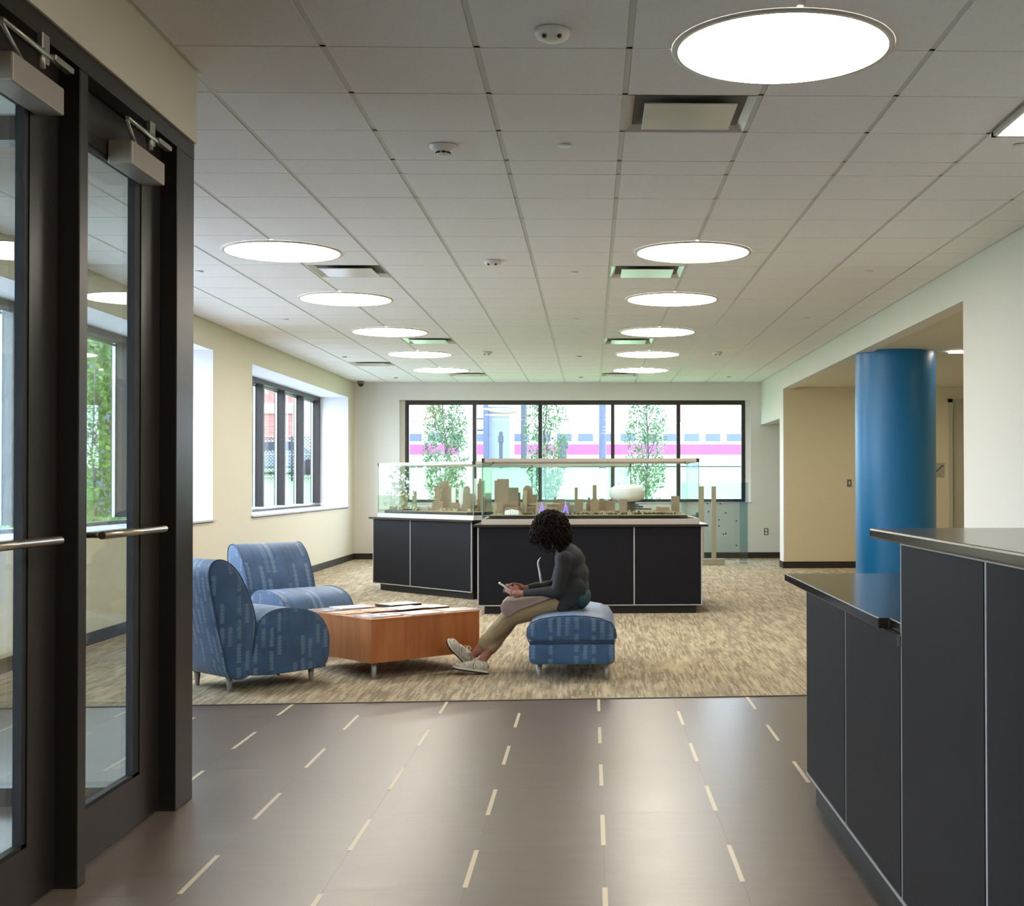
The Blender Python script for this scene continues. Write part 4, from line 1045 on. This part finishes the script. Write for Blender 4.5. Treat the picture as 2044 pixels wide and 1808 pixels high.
tree(1.18, 27.5, 0, 3.9, .95, .8, 3600, 'sparse young tree outside, right in the back window')
tree(-5.95, 15.5, 0, 3.3, 1.5, .1, 5200, 'dense conical green tree outside the window seen through the glass doors', 'leaf2', .055, True, False)
tree(-7.1, 16.4, 0, 2.9, 1.5, .1, 3200, 'dense low green shrub tree outside beyond the conical tree', 'leaf2', .055, True, False)
# commuter train
t = thing('passenger_train', (0, 80, 2.2), 'white commuter train with magenta stripe passing outside the back window', 'train', rz=R(1.2)); L = dict(local=True)
MB().box(-13.2, 16, 0, 3, .12, 2.9).bevel(.15, 2).build('car_body', M['train'], t, **L)
MB().box(-13.22, 16.02, -.03, .1, .85, 1.5).build('stripe', M['magenta'], t, **L)
k = -12.8
while k < 15: MB().box(k, k+.95, -.03, .05, 1.68, 2.16).build('train_window', M['train_glass'], t, **L); k += 1.33
MB().box(-13, 16, .3, 2.7, -.08, .12).build('undercarriage', M['pole_d'], t, **L)
# distant buildings
def brick_building(x0, x1, y, z0, z1, lab, m='brick', bands=(), wins_=(), nm='brick_building'):
    t = thing(nm, ((x0+x1)/2, y, z0), lab, 'building')
    MB().box(x0, x1, y, y+6, z0, z1).build('facade', M[m], t)
    for (a, c) in bands: MB().box(x0-.05, x1+.05, y-.12, y, a, c).build('stone_band', M['band'], t)
    for (a, c, d, e) in wins_: MB().box(a, c, y-.05, y+.02, d, e).build('window', M['train_glass'], t)
    ms = MB(); zz = z0
    while zz < z1: ms.box(x0, x1, y-.02, y, zz, zz+.03); zz += .34
    ms.build('brick_course', M['mortar'], t)
brick_building(-26, -16.0, 74, 2.2, 12, 'red brick building with pale bands seen through the left window', bands=((5.3, 5.9),), wins_=((-19.6, -18.9, 6.4, 7.4),))
brick_building(5.9, 9.6, 96, 2.2, 12, 'pale brick building behind the train at right', bands=((7.5, 7.8),))
brick_building(-13.6, -11.6, 96, 2.2, 12, 'pale brick building behind the train at left', bands=((5.5, 5.8),))
t = thing('concrete_pier', (-14.5, 60, 2), 'pale concrete pier wall outside the left window', 'wall')
MB().box(-13.9, -12.7, 60, 61, 1.9, 11).bevel(.04, 1).build('pier', M['concrete'], t); MB().box(-14.0, -12.6, 59.9, 61.1, 10, 11).build('cap', M['concrete'], t)
t = thing('station_shelter', (-4.5, 62, 2), 'grey station stair tower with curved beige ribs outside the back window', 'station')
MB().box(-5.1, -3.95, 62, 66, 1.9, 5.0).build('stair_wall', M['stair_concrete'], t)
MB().box(-5.2, -4.95, 61.7, 61.95, 1.9, 6.3).build('blue_column', M['pole'], t)
MB().box(-6.4, -5.6, 62.2, 62.6, 1.9, 6.3).build('pale_column', M['concrete'], t)
for z in (3.8, 4.35): MB().box(-5.7, -5.1, 61.9, 62.0, z, z+.09).build('cross_bar', M['pole_d'], t)
for k in range(4):
    z = 4.75+.42*k; MB().tube([(-5.0, 61.8-.2*k, z+.06), (-4.5, 61.6-.2*k, z-.04), (-4.0, 61.4, z-.08), (-3.5, 61.2, z-.02)], .06, 8).build('canopy_rib', M['ribs'], t)
def pole(x, y, r, z1, lab, m='pole'):
    t = thing('signal_pole', (x, y, 2), lab, 'pole')
    MB().lathe([(r, 1.8), (r, z1)], (x, y, 0), 12).build('shaft', M[m], t); MB().box(x-r*1.4, x+r*1.4, y-.1, y+.1, z1-.5, z1-.2).build('bracket', M['pole_d'], t)
pole(-4.22, 60, .09, 3.7, 'short dark post beside the station stair tower', 'pole_d'); pole(-3.15, 60, .15, 6.6, 'dark banded pole left of the middle tree', 'pole_d')
pole(.53, 60, .17, 6.6, 'blue-grey pole right of the middle tree'); pole(-1.95+.6, 60, .2, 3.4, 'low signal post beside the middle tree', 'pole_d')
# chain-link fence and cars on the left
t = thing('chain_link_fence', (-13, 50, 1.4), 'dark chain-link fence on the grass bank outside the left window', 'fence')
for x in range(-24, -8, 2): MB().tube([(x+.4, 50, 1.2), (x+.4, 50, 3.15)], .035, 8).build('post', M['pole_d'], t)
for z in (3.12, 2.42, 1.55): MB().tube([(-24, 50, z), (-9, 50, z)], .028, 6).build('rail', M['alu'], t)
b = MB(); x = -24
while x < -9:
    b.tube([(x, 50, 1.45), (x+1.6, 50, 3.1)], .012, 3, cap=False); b.tube([(x+1.6, 50, 1.45), (x, 50, 3.1)], .012, 3, cap=False); x += .13
b.build('mesh_wire', M['pole_d'], t, kind='stuff')
def car(x, y, z, lab, m, rz=0):
    t = thing('parked_car', (x, y, z), lab, 'car', rz=rz); L = dict(local=True)
    pr = [(-2.2, .3), (-2.25, .7), (-1.9, .95), (-1.2, 1.0), (-.6, 1.45), (.7, 1.47), (1.5, 1.02), (2.1, .92), (2.25, .6), (2.2, .3)]
    MB().prism(pr, 1, 0, 1.75).bevel(.08, 2).build('body', M[m], t, **L)
    MB().prism([(-1.05, 1.02), (-.55, 1.38), (.62, 1.4), (1.25, 1.05)], 1, -.012, 1.76).build('side_glass', M['car_glass'], t, **L)
    for xx in (-1.4, 1.4):
        for yy in (0, 1.75): MB().lathe([(0, -.1), (.33, -.1), (.33, .1), (0, .1)], (0, 0, 0), 18).xf(Matrix.Translation((xx, yy, .33)) @ Matrix.Rotation(R(90), 4, 'X')).build('wheel', M['tyre'], t, **L)
car(-13.2, 54, 1.65, 'silver car parked behind the fence outside the left window', 'car')
car(-18.5, 55, 1.7, 'dark car parked behind the fence outside the left window', 'car2', .05)
tag(MB().box(-15.5, -9.6, 24, 30, -.1, 5).build('dark_building', M['darkwall']), 'dark grey building corner outside the near left window', 'building')
